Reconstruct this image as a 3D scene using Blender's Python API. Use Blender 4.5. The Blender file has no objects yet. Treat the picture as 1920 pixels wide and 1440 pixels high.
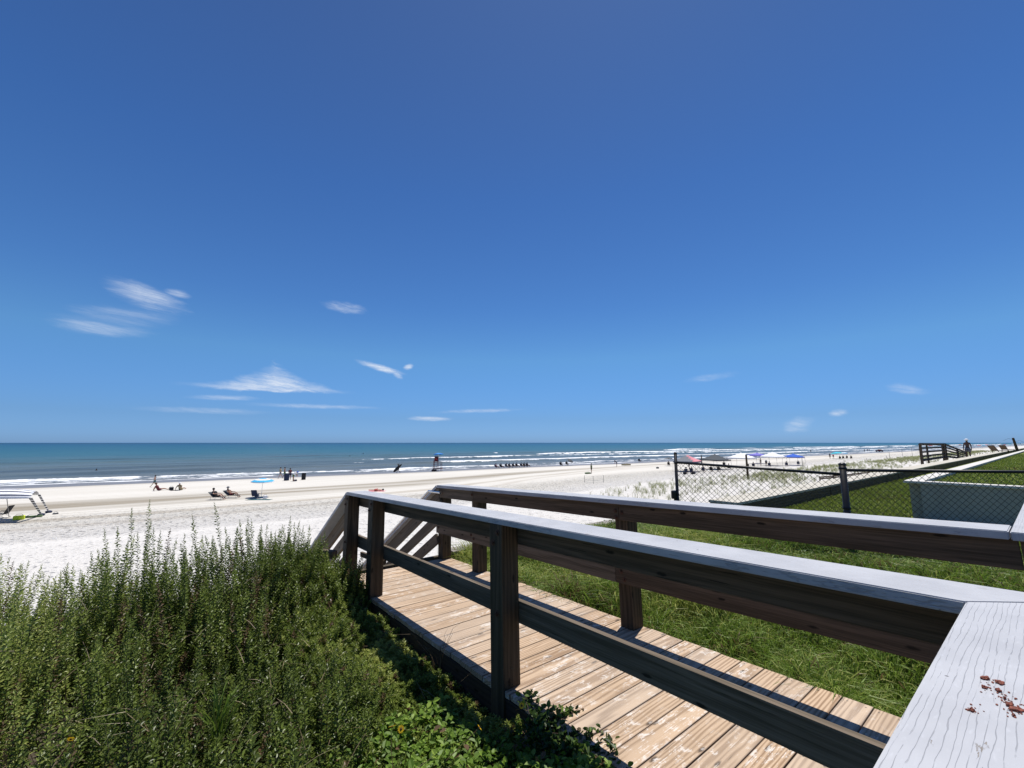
import bpy, bmesh, math, random
import numpy as np
from mathutils import Vector, Matrix, Euler
R = math.radians
random.seed(7); rng = np.random.default_rng(7)
SC = bpy.context.scene; COL = SC.collection

# ------------------------------------------------------------------ camera, sky, sun, exposure
# world frame: X runs along the shore (to the right), Y seaward, Z up, dry sand at z = 0
CAMZ = 5.4; FPX = 797.0; PITCH = math.atan(110 / FPX); HEAD = math.atan2(0.6218, 0.7833)
cd = bpy.data.cameras.new('camera'); cam = bpy.data.objects.new('camera', cd); COL.objects.link(cam)
cd.sensor_fit = 'HORIZONTAL'; cd.sensor_width = 36; cd.lens = 36 * FPX / 1920
cd.clip_start = 0.05; cd.clip_end = 60000
cam.location = (0, 0, CAMZ); cam.rotation_euler = (math.pi / 2 + PITCH, 0, -HEAD)
SC.camera = cam
SUN = Vector((0.28, 0.133, 1)).normalized()
SUN_EL = math.asin(SUN.z); SUN_AZ = math.atan2(SUN.x, SUN.y)
sd = bpy.data.lights.new('sun', 'SUN'); sd.energy = 5.0; sd.angle = R(0.53); sd.color = (1, 0.96, 0.9)
so = bpy.data.objects.new('sun', sd); COL.objects.link(so)
so.rotation_euler = (-SUN).to_track_quat('-Z', 'Y').to_euler()
SC.view_settings.view_transform = 'Standard'; SC.view_settings.look = 'None'
SC.view_settings.exposure = 0.10; SC.view_settings.gamma = 1
SC.render.engine = 'CYCLES'

FWD = Vector((math.sin(HEAD) * math.cos(PITCH), math.cos(HEAD) * math.cos(PITCH), math.sin(PITCH)))
RGT = Vector((math.cos(HEAD), -math.sin(HEAD), 0)); UPV = RGT.cross(FWD)
def ray(px, py):
    return (RGT * (px - 960) - UPV * (py - 720) + FWD * FPX).normalized()
def at(px, py, z=0.0):
    "survey helper: the ground point at height z seen at a place of the photograph"
    r = ray(px, py); t = (z - CAMZ) / r.z
    return Vector((0, 0, CAMZ)) + r * t

class NT:
    "small node-tree helper"
    def __init__(s, tree): s.t = tree; s.n = tree.nodes; s.l = tree.links
    def a(s, typ, ins=None, **kw):
        nd = s.n.new(typ)
        for k, v in kw.items(): setattr(nd, k, v)
        if ins:
            for k, v in ins.items():
                sk = nd.inputs[k]
                if isinstance(v, bpy.types.NodeSocket): s.l.new(v, sk)
                else: sk.default_value = v
        return nd
    def m(s, op, a, b=None, c=None, clamp=False):
        d = {0: a}
        if b is not None: d[1] = b
        if c is not None: d[2] = c
        return s.a('ShaderNodeMath', d, operation=op, use_clamp=clamp).outputs[0]
    def mix(s, f, a, b):
        nd = s.n.new('ShaderNodeMix'); nd.data_type = 'RGBA'
        for i, v in ((0, f), (6, a), (7, b)):
            if isinstance(v, bpy.types.NodeSocket): s.l.new(v, nd.inputs[i])
            else: nd.inputs[i].default_value = v if i == 0 else (*v[:3], 1)
        return nd.outputs[2]
    def ramp(s, f, stops, interp='LINEAR'):
        nd = s.n.new('ShaderNodeValToRGB'); nd.color_ramp.interpolation = interp
        e = nd.color_ramp.elements
        while len(e) < len(stops): e.new(0.5)
        for i, (p, c) in enumerate(stops):
            e[i].position = p; e[i].color = (*c, 1) if not isinstance(c, (int, float)) else (c, c, c, 1)
        s.l.new(f, nd.inputs[0]); return nd.outputs[0]
    def ss(s, v, a, b):
        nd = s.a('ShaderNodeMapRange', {0: v, 1: a, 2: b, 3: 0.0, 4: 1.0}, interpolation_type='SMOOTHSTEP')
        return nd.outputs[0]
    def noise(s, vec, scale, detail=3, rough=0.5, dist=0.0):
        return s.a('ShaderNodeTexNoise', {'Vector': vec, 'Scale': scale, 'Detail': detail, 'Roughness': rough, 'Distortion': dist}).outputs[0]
    def mapping(s, vec, loc=(0, 0, 0), rot=(0, 0, 0), sc=(1, 1, 1)):
        return s.a('ShaderNodeMapping', {'Vector': vec, 'Location': loc, 'Rotation': rot, 'Scale': sc}).outputs[0]

wd = bpy.data.worlds.new('World'); SC.world = wd; wd.use_nodes = True
w = NT(wd.node_tree); w.n.clear()
sky = w.a('ShaderNodeTexSky', sky_type='NISHITA', sun_disc=False, sun_elevation=SUN_EL, sun_rotation=SUN_AZ,
          altitude=0, air_density=1.0, dust_density=0.3, ozone_density=1.5)
gen = w.a('ShaderNodeTexCoord').outputs['Generated']
gz = w.a('ShaderNodeSeparateXYZ', {0: gen}).outputs[2]
# clear dry air over the sea: the physical sky tinted deeper, most of all away from the horizon
tint = w.ramp(gz, [(0.0, (.23, .42, .92)), (.016, (.235, .423, .905)), (.053, (.233, .393, .733)), (.19, (.307, .513, .707)), (.30, (.265, .46, .69)), (.52, (.233, .407, .64)), (.76, (.253, .36, .533)), (1, (.26, .36, .53))])
tint = w.a('ShaderNodeVectorMath', {0: tint, 1: (1.40, 1.50, 1.57)}, operation='MULTIPLY').outputs[0]
skyt = w.a('ShaderNodeVectorMath', {0: w.a('ShaderNodeVectorMath', {0: sky.outputs[0], 1: tint}, operation='MULTIPLY').outputs[0], 'Scale': 1.0}, operation='SCALE').outputs[0]
HR = Vector((math.cos(HEAD + .2), -math.sin(HEAD + .2), 0))
hx = w.a('ShaderNodeVectorMath', {0: gen, 1: HR}, operation='DOT_PRODUCT').outputs['Value']
wv0 = w.a('ShaderNodeCombineXYZ', {0: w.m('MULTIPLY', hx, 22.0), 1: w.m('MULTIPLY', gz, 46.0), 2: 0.0}).outputs[0]
nc = w.a('ShaderNodeSeparateColor', {0: w.a('ShaderNodeTexNoise', {'Vector': wv0, 'Scale': 1.0, 'Detail': 6, 'Roughness': .64}).outputs[1]})
NX = w.m('SUBTRACT', nc.outputs[0], .5); NY = w.m('SUBTRACT', nc.outputs[1], .5)
wv1 = w.a('ShaderNodeCombineXYZ', {0: w.m('MULTIPLY', hx, 22.0), 1: w.m('ADD', w.m('MULTIPLY', gz, 140.0), w.m('ADD', w.m('MULTIPLY', nc.outputs[2], 2.4), w.m('MULTIPLY', hx, 26.0))), 2: 4.0}).outputs[0]
STREAK = w.ss(w.noise(wv1, 1.0, 6, 0.68, 0.2), .28, .70)
def cloud(px, py, wx, hy, rot=0.0, dens=1.0, flat=0.0, warp=1.0):
    "one thin cloud fixed at a bearing in the sky: ragged outline, fine streaks"
    d = ray(px, py); r = d.cross(Vector((0, 0, 1))).normalized(); u = r.cross(d)
    r2 = r * math.cos(rot) + u * math.sin(rot); u2 = u * math.cos(rot) - r * math.sin(rot)
    x = w.a('ShaderNodeVectorMath', {0: gen, 1: r2 / wx}, operation='DOT_PRODUCT').outputs['Value']
    y = w.a('ShaderNodeVectorMath', {0: gen, 1: u2 / hy}, operation='DOT_PRODUCT').outputs['Value']
    f = w.a('ShaderNodeVectorMath', {0: gen, 1: d}, operation='DOT_PRODUCT').outputs['Value']
    xw = w.m('ADD', x, w.m('MULTIPLY', NX, warp * min(1.1, .07 / wx))); yw = w.m('ADD', y, w.m('MULTIPLY', NY, warp * min(1.5, .030 / hy)))
    if flat:   # flat base, peaked top
        lo = w.m('MULTIPLY', w.m('MINIMUM', yw, 0.0), flat); up = w.m('MAXIMUM', yw, 0.0)
        hgt = w.m('SUBTRACT', 1.05, w.m('POWER', w.m('ABSOLUTE', xw), .55)); up = w.m('DIVIDE', up, w.m('MAXIMUM', w.m('MULTIPLY', hgt, 2.2), .10))
        yw = w.m('ADD', lo, up)
    rr = w.m('SQRT', w.m('ADD', w.m('MULTIPLY', xw, xw), w.m('MULTIPLY', yw, yw)))
    return w.m('MULTIPLY', w.m('MULTIPLY', w.ss(rr, 1.0, 0.15), w.m('GREATER_THAN', f, 0.5)), dens)
CL = [cloud(280, 558, .070, .024, -.22, .80), cloud(335, 550, .022, .010, -.1, .6), cloud(235, 588, .085, .015, .04, .30), cloud(190, 616, .080, .015, .04, .50), cloud(225, 598, .10, .030, .25, .20),
      cloud(648, 577, .055, .013, -.05, .55), cloud(515, 730, .150, .029, .0, 1.15, 4.0, .75), cloud(508, 728, .17, .009, 0, .9),
      cloud(715, 690, .060, .009, -.24, 1.3, 0, .6), cloud(766, 688, .014, .009, .3, 1.2, 0, .7), cloud(745, 703, .018, .009, -.7, .9, 0, .7),
      cloud(805, 785, .06, .007, 0, .8), cloud(425, 746, .07, .007, 0, .5), cloud(600, 762, .16, .006, 0, .5), cloud(380, 769, .12, .007, 0, .35),
      cloud(1495, 797, .034, .018, .4, .45), cloud(1569, 774, .018, .009, 0, .8), cloud(1702, 730, .032, .010, -.2, .45),
      cloud(1330, 708, .06, .010, .1, .28), cloud(900, 770, .12, .006, .04, .5)]
tot = CL[0]
for c in CL[1:]: tot = w.m('MAXIMUM', tot, c)
tot = w.m('MULTIPLY', tot, w.m('ADD', .26, w.m('MULTIPLY', STREAK, .74)))
skc = w.mix(w.m('MULTIPLY', tot, 0.85), skyt, (7.5, 8.3, 9.6))
bg = w.a('ShaderNodeBackground', {'Color': skc, 'Strength': 0.09})
wo = w.a('ShaderNodeOutputWorld', {'Surface': bg.outputs[0]})

# ------------------------------------------------------------------ helpers
def tag(o, label=None, cat=None, group=None, kind=None):
    if label: o['label'] = label
    if cat: o['category'] = cat
    if group: o['group'] = group
    if kind: o['kind'] = kind
    return o
def thing(name, loc, label, cat, group=None, rz=0.0):
    o = bpy.data.objects.new(name, None); COL.objects.link(o); o.location = loc; o.rotation_euler = (0, 0, rz)
    o.empty_display_size = .2
    return tag(o, label, cat, group)
def link(name, me, mat, parent=None, M=None):
    o = bpy.data.objects.new(name, me); COL.objects.link(o)
    if mat is not None:
        if len(me.materials): me.materials[0] = mat
        else: me.materials.append(mat)
    if parent is not None: o.parent = parent
    if M is not None: o.matrix_basis = M
    return o
def bm_obj(name, bm, mat, parent=None, M=None, smooth=False):
    me = bpy.data.meshes.new(name); bm.to_mesh(me); bm.free()
    if smooth: me.polygons.foreach_set('use_smooth', [True] * len(me.polygons))
    return link(name, me, mat, parent, M)
def add_box(bm, c, d, M=None, bev=0.0):
    vs = [bm.verts.new((c[0] + sx * d[0] / 2, c[1] + sy * d[1] / 2, c[2] + sz * d[2] / 2)) for sx in (-1, 1) for sy in (-1, 1) for sz in (-1, 1)]
    fs = [bm.faces.new([vs[i] for i in q]) for q in ((0, 1, 3, 2), (4, 6, 7, 5), (0, 4, 5, 1), (2, 3, 7, 6), (0, 2, 6, 4), (1, 5, 7, 3))]
    if bev > 0:
        es = list({e for f in fs for e in f.edges})
        r = bmesh.ops.bevel(bm, geom=es, offset=bev, segments=2, affect='EDGES', profile=.6)
        vs = list({v for f in r['faces'] for v in f.verts} | {v for v in vs if v.is_valid})
    if M is not None: bmesh.ops.transform(bm, matrix=M, verts=vs)
    return vs
def frame(p0, p1, up):
    x = (p1 - p0).normalized(); y = up.cross(x).normalized(); z = x.cross(y)
    M = Matrix((x, y, z)).transposed().to_4x4(); M.translation = (p0 + p1) / 2
    return M
def tube(bm, pts, r, seg=6, cap=True):
    "a tube through points; r may be a list"
    pts = [Vector(p) for p in pts]; rs = r if isinstance(r, (list, tuple)) else [r] * len(pts)
    rings = []; a = None
    for i, p in enumerate(pts):
        t = (pts[min(i + 1, len(pts) - 1)] - pts[max(i - 1, 0)]).normalized()
        if a is None: a = t.orthogonal().normalized()
        else:
            a = (a - t * a.dot(t)); a = a.normalized() if a.length > 1e-6 else t.orthogonal().normalized()
        b = t.cross(a)
        rings.append([bm.verts.new(p + (a * math.cos(k * 2 * math.pi / seg) + b * math.sin(k * 2 * math.pi / seg)) * rs[i]) for k in range(seg)])
    for i in range(len(rings) - 1):
        for k in range(seg):
            bm.faces.new((rings[i][k], rings[i][(k + 1) % seg], rings[i + 1][(k + 1) % seg], rings[i + 1][k]))
    if cap:
        bm.faces.new(rings[0][::-1]); bm.faces.new(rings[-1])
def prism(bm, poly, z0, z1, bev=0.0):
    n = len(poly)
    zs0 = z0 if isinstance(z0, (list, tuple)) else [z0] * n; zs1 = z1 if isinstance(z1, (list, tuple)) else [z1] * n
    a = [bm.verts.new((p[0], p[1], zs0[i])) for i, p in enumerate(poly)]; b = [bm.verts.new((p[0], p[1], zs1[i])) for i, p in enumerate(poly)]
    fs = [bm.faces.new(a[::-1]), bm.faces.new(b)] + [bm.faces.new((a[i], a[(i + 1) % n], b[(i + 1) % n], b[i])) for i in range(n)]
    if bev: bmesh.ops.bevel(bm, geom=list({e for f in fs for e in f.edges}), offset=bev, segments=2, affect='EDGES')
def np_mesh(name, V, nv, mat, parent=None, attrs=None, smooth=False):
    "polygons of nv corners each, V (n,nv,3); attrs: name -> per-polygon values"
    n = len(V); me = bpy.data.meshes.new(name)
    me.vertices.add(n * nv); me.vertices.foreach_set('co', np.ascontiguousarray(V, dtype=np.float32).ravel())
    me.loops.add(n * nv); me.loops.foreach_set('vertex_index', np.arange(n * nv, dtype=np.int32))
    me.polygons.add(n); me.polygons.foreach_set('loop_start', np.arange(0, n * nv, nv, dtype=np.int32))
    me.update(calc_edges=True)
    for k, v in (attrs or {}).items():
        at_ = me.attributes.new(k, 'FLOAT', 'POINT'); at_.data.foreach_set('value', np.repeat(np.asarray(v, np.float32), nv))
    return link(name, me, mat, parent)
def grid_mesh(name, X, Y, Z, mat, attrs=None):
    h, wd_ = X.shape; me = bpy.data.meshes.new(name)
    me.vertices.add(h * wd_); me.vertices.foreach_set('co', np.stack([X, Y, Z], -1).astype(np.float32).ravel())
    i = np.arange(h * wd_).reshape(h, wd_)
    q = np.stack([i[:-1, :-1], i[:-1, 1:], i[1:, 1:], i[1:, :-1]], -1).reshape(-1, 4)
    me.loops.add(q.size); me.loops.foreach_set('vertex_index', q.ravel().astype(np.int32))
    me.polygons.add(len(q)); me.polygons.foreach_set('loop_start', np.arange(0, q.size, 4, dtype=np.int32))
    me.polygons.foreach_set('use_smooth', np.ones(len(q), bool)); me.update(calc_edges=True)
    for k, v in (attrs or {}).items():
        at_ = me.attributes.new(k, 'FLOAT', 'POINT'); at_.data.foreach_set('value', v.astype(np.float32).ravel())
    return link(name, me, mat)
def vnoise(x, y, seed=0):
    "smooth value noise, vectorised"
    def h(i, j):
        n = np.sin(i * 127.1 + j * 311.7 + seed * 74.7) * 43758.5453
        return n - np.floor(n)
    xi = np.floor(x); yi = np.floor(y); xf = x - xi; yf = y - yi
    xf = xf * xf * (3 - 2 * xf); yf = yf * yf * (3 - 2 * yf)
    return (h(xi, yi) * (1 - xf) + h(xi + 1, yi) * xf) * (1 - yf) + (h(xi, yi + 1) * (1 - xf) + h(xi + 1, yi + 1) * xf) * yf
def fbm(x, y, seed=0, o=4):
    s = 0; a = .5
    for k in range(o): s = s + a * vnoise(x * 2 ** k, y * 2 ** k, seed + k); a *= .5
    return s

# ------------------------------------------------------------------ materials
def newmat(name):
    m = bpy.data.materials.new(name); m.use_nodes = True; t = NT(m.node_tree); t.n.clear(); return m, t
def finish(t, col, rough=.6, bump=None, bstr=.3, bdist=.01, spec=.5, metal=0.0, transl=0.0):
    b = t.a('ShaderNodeBsdfPrincipled', {'Roughness': rough, 'Metallic': metal, 'Specular IOR Level': spec})
    if isinstance(col, bpy.types.NodeSocket): t.l.new(col, b.inputs['Base Color'])
    else: b.inputs['Base Color'].default_value = (*col, 1)
    if bump is not None:
        bp = t.a('ShaderNodeBump', {'Height': bump, 'Strength': bstr, 'Distance': bdist}); t.l.new(bp.outputs[0], b.inputs['Normal'])
    out = b.outputs[0]
    if transl:
        tr = t.a('ShaderNodeBsdfTranslucent')
        if isinstance(col, bpy.types.NodeSocket): t.l.new(col, tr.inputs[0])
        else: tr.inputs[0].default_value = (*col, 1)
        out = t.a('ShaderNodeMixShader', {0: transl, 1: out, 2: tr.outputs[0]}).outputs[0]
    t.a('ShaderNodeOutputMaterial', {'Surface': out})
def plain(name, col, rough=.6, var=.15, scale=30, metal=0.0, spec=.4, transl=0.0):
    m, t = newmat(name); tc = t.a('ShaderNodeTexCoord').outputs['Object']
    n = t.noise(tc, scale, 4)
    c = t.mix(t.ss(n, .3, .7), tuple(x * (1 - var) for x in col), tuple(min(1, x * (1 + var)) for x in col))
    finish(t, c, rough, n, .15, .004, spec, metal, transl); return m
def objrand(t):
    tc = t.a('ShaderNodeTexCoord').outputs['Object']; oi = t.a('ShaderNodeObjectInfo').outputs['Random']
    off = t.a('ShaderNodeCombineXYZ', {0: t.m('MULTIPLY', oi, 37.0), 1: t.m('MULTIPLY', t.m('FRACT', t.m('MULTIPLY', oi, 17.3)), .35), 2: t.m('MULTIPLY', t.m('FRACT', t.m('MULTIPLY', oi, 7.7)), .25)}).outputs[0]
    return t.a('ShaderNodeVectorMath', {0: tc, 1: off}, operation='ADD').outputs[0], tc, oi
def wood(name, dark, light, ringscale=22, wear=0.0, wearcol=(.62, .58, .53), rough=.75, knots=True, contrast=(.2, .75), knot=.065, screws=False, ringw=.50):
    m, t = newmat(name); v, tc, oi = objrand(t)
    st = t.mapping(v, sc=(.10, 1, 1))
    big = t.noise(t.mapping(v, sc=(1.2, 5, 5)), 1.0, 2)
    wv = t.a('ShaderNodeTexWave', {'Vector': st, 'Scale': ringscale, 'Distortion': 7.5, 'Detail': 2.5, 'Detail Scale': .9, 'Detail Roughness': .5}, wave_type='RINGS', rings_direction='X').outputs[1]
    fib = t.noise(t.mapping(v, sc=(4, 160, 160)), 1.0, 3)
    g = t.m('ADD', t.m('MULTIPLY', wv, ringw), t.m('MULTIPLY', fib, 1.12 - ringw))
    c = t.mix(t.ss(g, *contrast), dark, light)
    c = t.mix(t.m('MULTIPLY', t.ss(big, .35, .75), .30), c, tuple(x * .62 for x in dark))
    c = t.mix(t.m('MULTIPLY', oi, .22), c, tuple(x * .8 for x in light))
    if knots:
        sx = t.a('ShaderNodeSeparateXYZ', {0: v}).outputs; kv = t.a('ShaderNodeCombineXYZ', {0: t.m('MULTIPLY', sx[0], 1.7), 1: t.m('MULTIPLY', t.m('ADD', sx[1], sx[2]), 5.5), 2: 0.0}).outputs[0]
        vo = t.a('ShaderNodeTexVoronoi', {'Vector': t.a('ShaderNodeVectorMath', {0: kv, 1: t.mapping(t.a('ShaderNodeTexNoise', {'Vector': v, 'Scale': 60.0}).outputs[1], sc=(.03, .05, 0))}, operation='ADD').outputs[0], 'Scale': 1.0}, voronoi_dimensions='2D').outputs['Distance']
        ck = t.noise(t.mapping(v, sc=(1.6, 45, 45)), 1.0, 3, .6); c = t.mix(t.m('MULTIPLY', t.ss(ck, .665, .70), .8), c, tuple(x * .25 for x in dark))
        c = t.mix(t.ss(vo, knot, knot * .4), c, tuple(x * .3 for x in dark))
    if wear:
        wn = t.noise(t.mapping(v, sc=(7, 11, 9)), 1.4, 8, .78, .4)
        wn2 = t.noise(v, 2.2, 2)
        wf = t.m('MULTIPLY', t.ss(t.m('ADD', wn, t.m('MULTIPLY', t.m('SUBTRACT', fib, .5), .35)), .53, .62), t.ss(wn2, .40, .60))
        c = t.mix(t.m('MULTIPLY', wf, wear), c, wearcol)
    if screws:
        q = t.a('ShaderNodeSeparateXYZ', {0: tc}).outputs; fx = t.m('SUBTRACT', t.m('ABSOLUTE', t.m('SUBTRACT', t.m('ABSOLUTE', q[0]), .36)), .36); fy = t.m('SUBTRACT', t.m('ABSOLUTE', q[1]), .043)
        dd = t.m('SQRT', t.m('ADD', t.m('MULTIPLY', fx, fx), t.m('MULTIPLY', fy, fy))); c = t.mix(t.ss(dd, .006, .004), c, (.04, .03, .025))
        c = t.mix(t.m('MULTIPLY', t.ss(t.m('ABSOLUTE', q[1]), .062, .070), .55), c, (.16, .10, .065))
        c = t.mix(t.m('MULTIPLY', t.m('FRACT', t.m('MULTIPLY', oi, 53.0)), .30), c, (.50, .45, .39))
    finish(t, c, rough, t.m('ADD', fib, t.m('MULTIPLY', wv, .15)), .45, .0022, .25); return m
M_DECK = wood('deck_wood', (.25, .155, .088), (.545, .395, .262), 17, .70, (.74, .70, .65), contrast=(.18, .80), knot=.07, screws=True)
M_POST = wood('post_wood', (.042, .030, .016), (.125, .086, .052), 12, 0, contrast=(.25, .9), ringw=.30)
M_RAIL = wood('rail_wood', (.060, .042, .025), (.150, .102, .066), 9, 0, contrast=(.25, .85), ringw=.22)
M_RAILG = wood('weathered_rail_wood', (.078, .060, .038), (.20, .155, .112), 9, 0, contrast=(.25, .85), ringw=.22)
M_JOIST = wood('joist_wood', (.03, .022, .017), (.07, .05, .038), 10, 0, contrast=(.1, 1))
M_GREYWOOD = wood('grey_weathered_wood', (.13, .115, .10), (.36, .33, .30), 24, 0)
def cap_mat():
    m, t = newmat('painted_cap_board'); v, tc, oi = objrand(t)
    st = t.mapping(v, sc=(.16, 1, 1))
    wv = t.a('ShaderNodeTexWave', {'Vector': st, 'Scale': 31, 'Distortion': 6.5, 'Detail': 3.5, 'Detail Scale': 1.0, 'Detail Roughness': .6}, wave_type='BANDS', bands_direction='Y', wave_profile='SAW').outputs[1]
    br = t.noise(t.mapping(v, sc=(9, 30, 30)), 1.0, 4, .7)
    crack = t.m('MULTIPLY', t.m('MULTIPLY', t.ss(wv, .87, .93), t.ss(wv, 1.0, .95)), t.ss(br, .36, .52))
    fine = t.noise(t.mapping(tc, sc=(30, 120, 120)), 1.0, 3); big = t.noise(tc, 5, 4)
    c = t.mix(t.ss(big, .3, .7), (.385, .39, .405), (.45, .455, .468))
    c = t.mix(t.m('MULTIPLY', t.ss(fine, .55, .8), .25), c, (.62, .63, .66))
    sp = t.a('ShaderNodeTexVoronoi', {'Vector': tc, 'Scale': 11.0}).outputs['Distance']
    c = t.mix(t.ss(sp, .055, .03), c, (.12, .11, .11))
    c = t.mix(t.m('MULTIPLY', crack, .42), c, (.16, .155, .165))
    pn = t.noise(t.mapping(v, sc=(5, 22, 22)), 1.0, 6, .7); peel = t.ss(pn, .665, .685)
    c = t.mix(peel, c, (.27, .235, .20))
    finish(t, c, .55, t.m('SUBTRACT', t.m('MULTIPLY', fine, .25), t.m('ADD', crack, peel)), .5, .0025, .35); return m
M_CAP = cap_mat()
M_STEEL = plain('galvanised_bolt', (.30, .28, .26), .45, .2, 60, .8)
M_RUST = plain('rusty_bolt', (.10, .05, .03), .7, .3, 60, .3)
M_BLACK = plain('black_coated_steel', (.012, .012, .013), .4, .2, 40)
M_ALU = plain('aluminium_pipe', (.62, .62, .62), .3, .1, 20, .9)
M_CHIP = plain('dried_brown_flake', (.20, .055, .03), .7, .35, 120)

def leafmat(name, a, b, c3, transl=.25, rough=.5, spec=.4):
    m, t = newmat(name); r = t.a('ShaderNodeAttribute', attribute_name='rnd').outputs['Fac']
    col = t.ramp(r, [(0, (.16, .10, .05)), (.015, (.17, .115, .06)), (.03, a), (.55, b), (1, c3)])
    finish(t, col, rough, spec=spec, transl=transl); return m
M_SHRUB = leafmat('shrub_leaf', (.090, .128, .024), (.21, .275, .050), (.49, .52, .16), .42, .42, .45)
M_STEM = plain('woody_stem', (.075, .05, .035), .8, .3, 60)
M_DRY = leafmat('dry_straw', (.10, .07, .04), (.22, .16, .09), (.34, .28, .17), .15)
M_VINE = leafmat('broad_leaf', (.075, .14, .016), (.15, .25, .028), (.27, .37, .06), .35)
M_DVINE = leafmat('dark_vine_leaf', (.02, .04, .010), (.05, .095, .018), (.15, .24, .035), .3)
M_GRASS = leafmat('long_grass_blade', (.10, .160, .022), (.19, .29, .040), (.46, .47, .14), .42)
M_MOWN = leafmat('mown_grass_blade', (.10, .145, .018), (.17, .235, .030), (.31, .35, .075), .35)
M_CREEP = leafmat('creeper_leaf', (.055, .105, .018), (.12, .19, .035), (.30, .33, .09), .3)
M_OATS = leafmat('dune_grass_blade', (.20, .23, .08), (.36, .38, .17), (.58, .55, .35), .35)
M_PETAL = plain('yellow_petal', (.85, .55, .02), .5, .1, 80, transl=.3)
M_DISC = plain('flower_disc', (.09, .03, .01), .8, .3, 200)

def ground_mat(name, a, b, c3, sc=3.0, fine=60, bstr=.6, bdist=.03):
    m, t = newmat(name); tc = t.a('ShaderNodeTexCoord').outputs['Object']
    n = t.noise(tc, sc, 5, .6); f = t.noise(tc, fine, 4, .6)
    c = t.mix(t.ss(n, .35, .65), a, b); c = t.mix(t.ss(f, .5, .75), c, c3)
    finish(t, c, .9, f, bstr, bdist, .15); return m
M_LITTER = ground_mat('leaf_litter_sand', (.055, .045, .030), (.10, .085, .06), (.19, .165, .13), 3, 70)
M_LAWNG = ground_mat('lawn_soil', (.065, .085, .020), (.09, .115, .028), (.13, .15, .045), 2.5, 90)
M_RLAWN = ground_mat('turf', (.11, .135, .022), (.15, .18, .032), (.20, .22, .055), 1.2, 60, .8, .03)
M_CONC = ground_mat('rendered_concrete', (.37, .34, .285), (.43, .395, .33), (.49, .45, .385), 2, 40, .25, .004)
M_CONCTOP = ground_mat('pale_concrete_cap', (.55, .53, .49), (.62, .60, .56), (.68, .66, .61), 2, 40, .25, .004)
M_BULK = wood('seawall_timber', (.060, .047, .028), (.14, .108, .068), 6, 0, contrast=(.1, 1))
M_BULKTOP = ground_mat('sandy_wall_cap', (.46, .43, .36), (.53, .50, .43), (.58, .55, .48), 1.5, 30, .3, .01)

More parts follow.
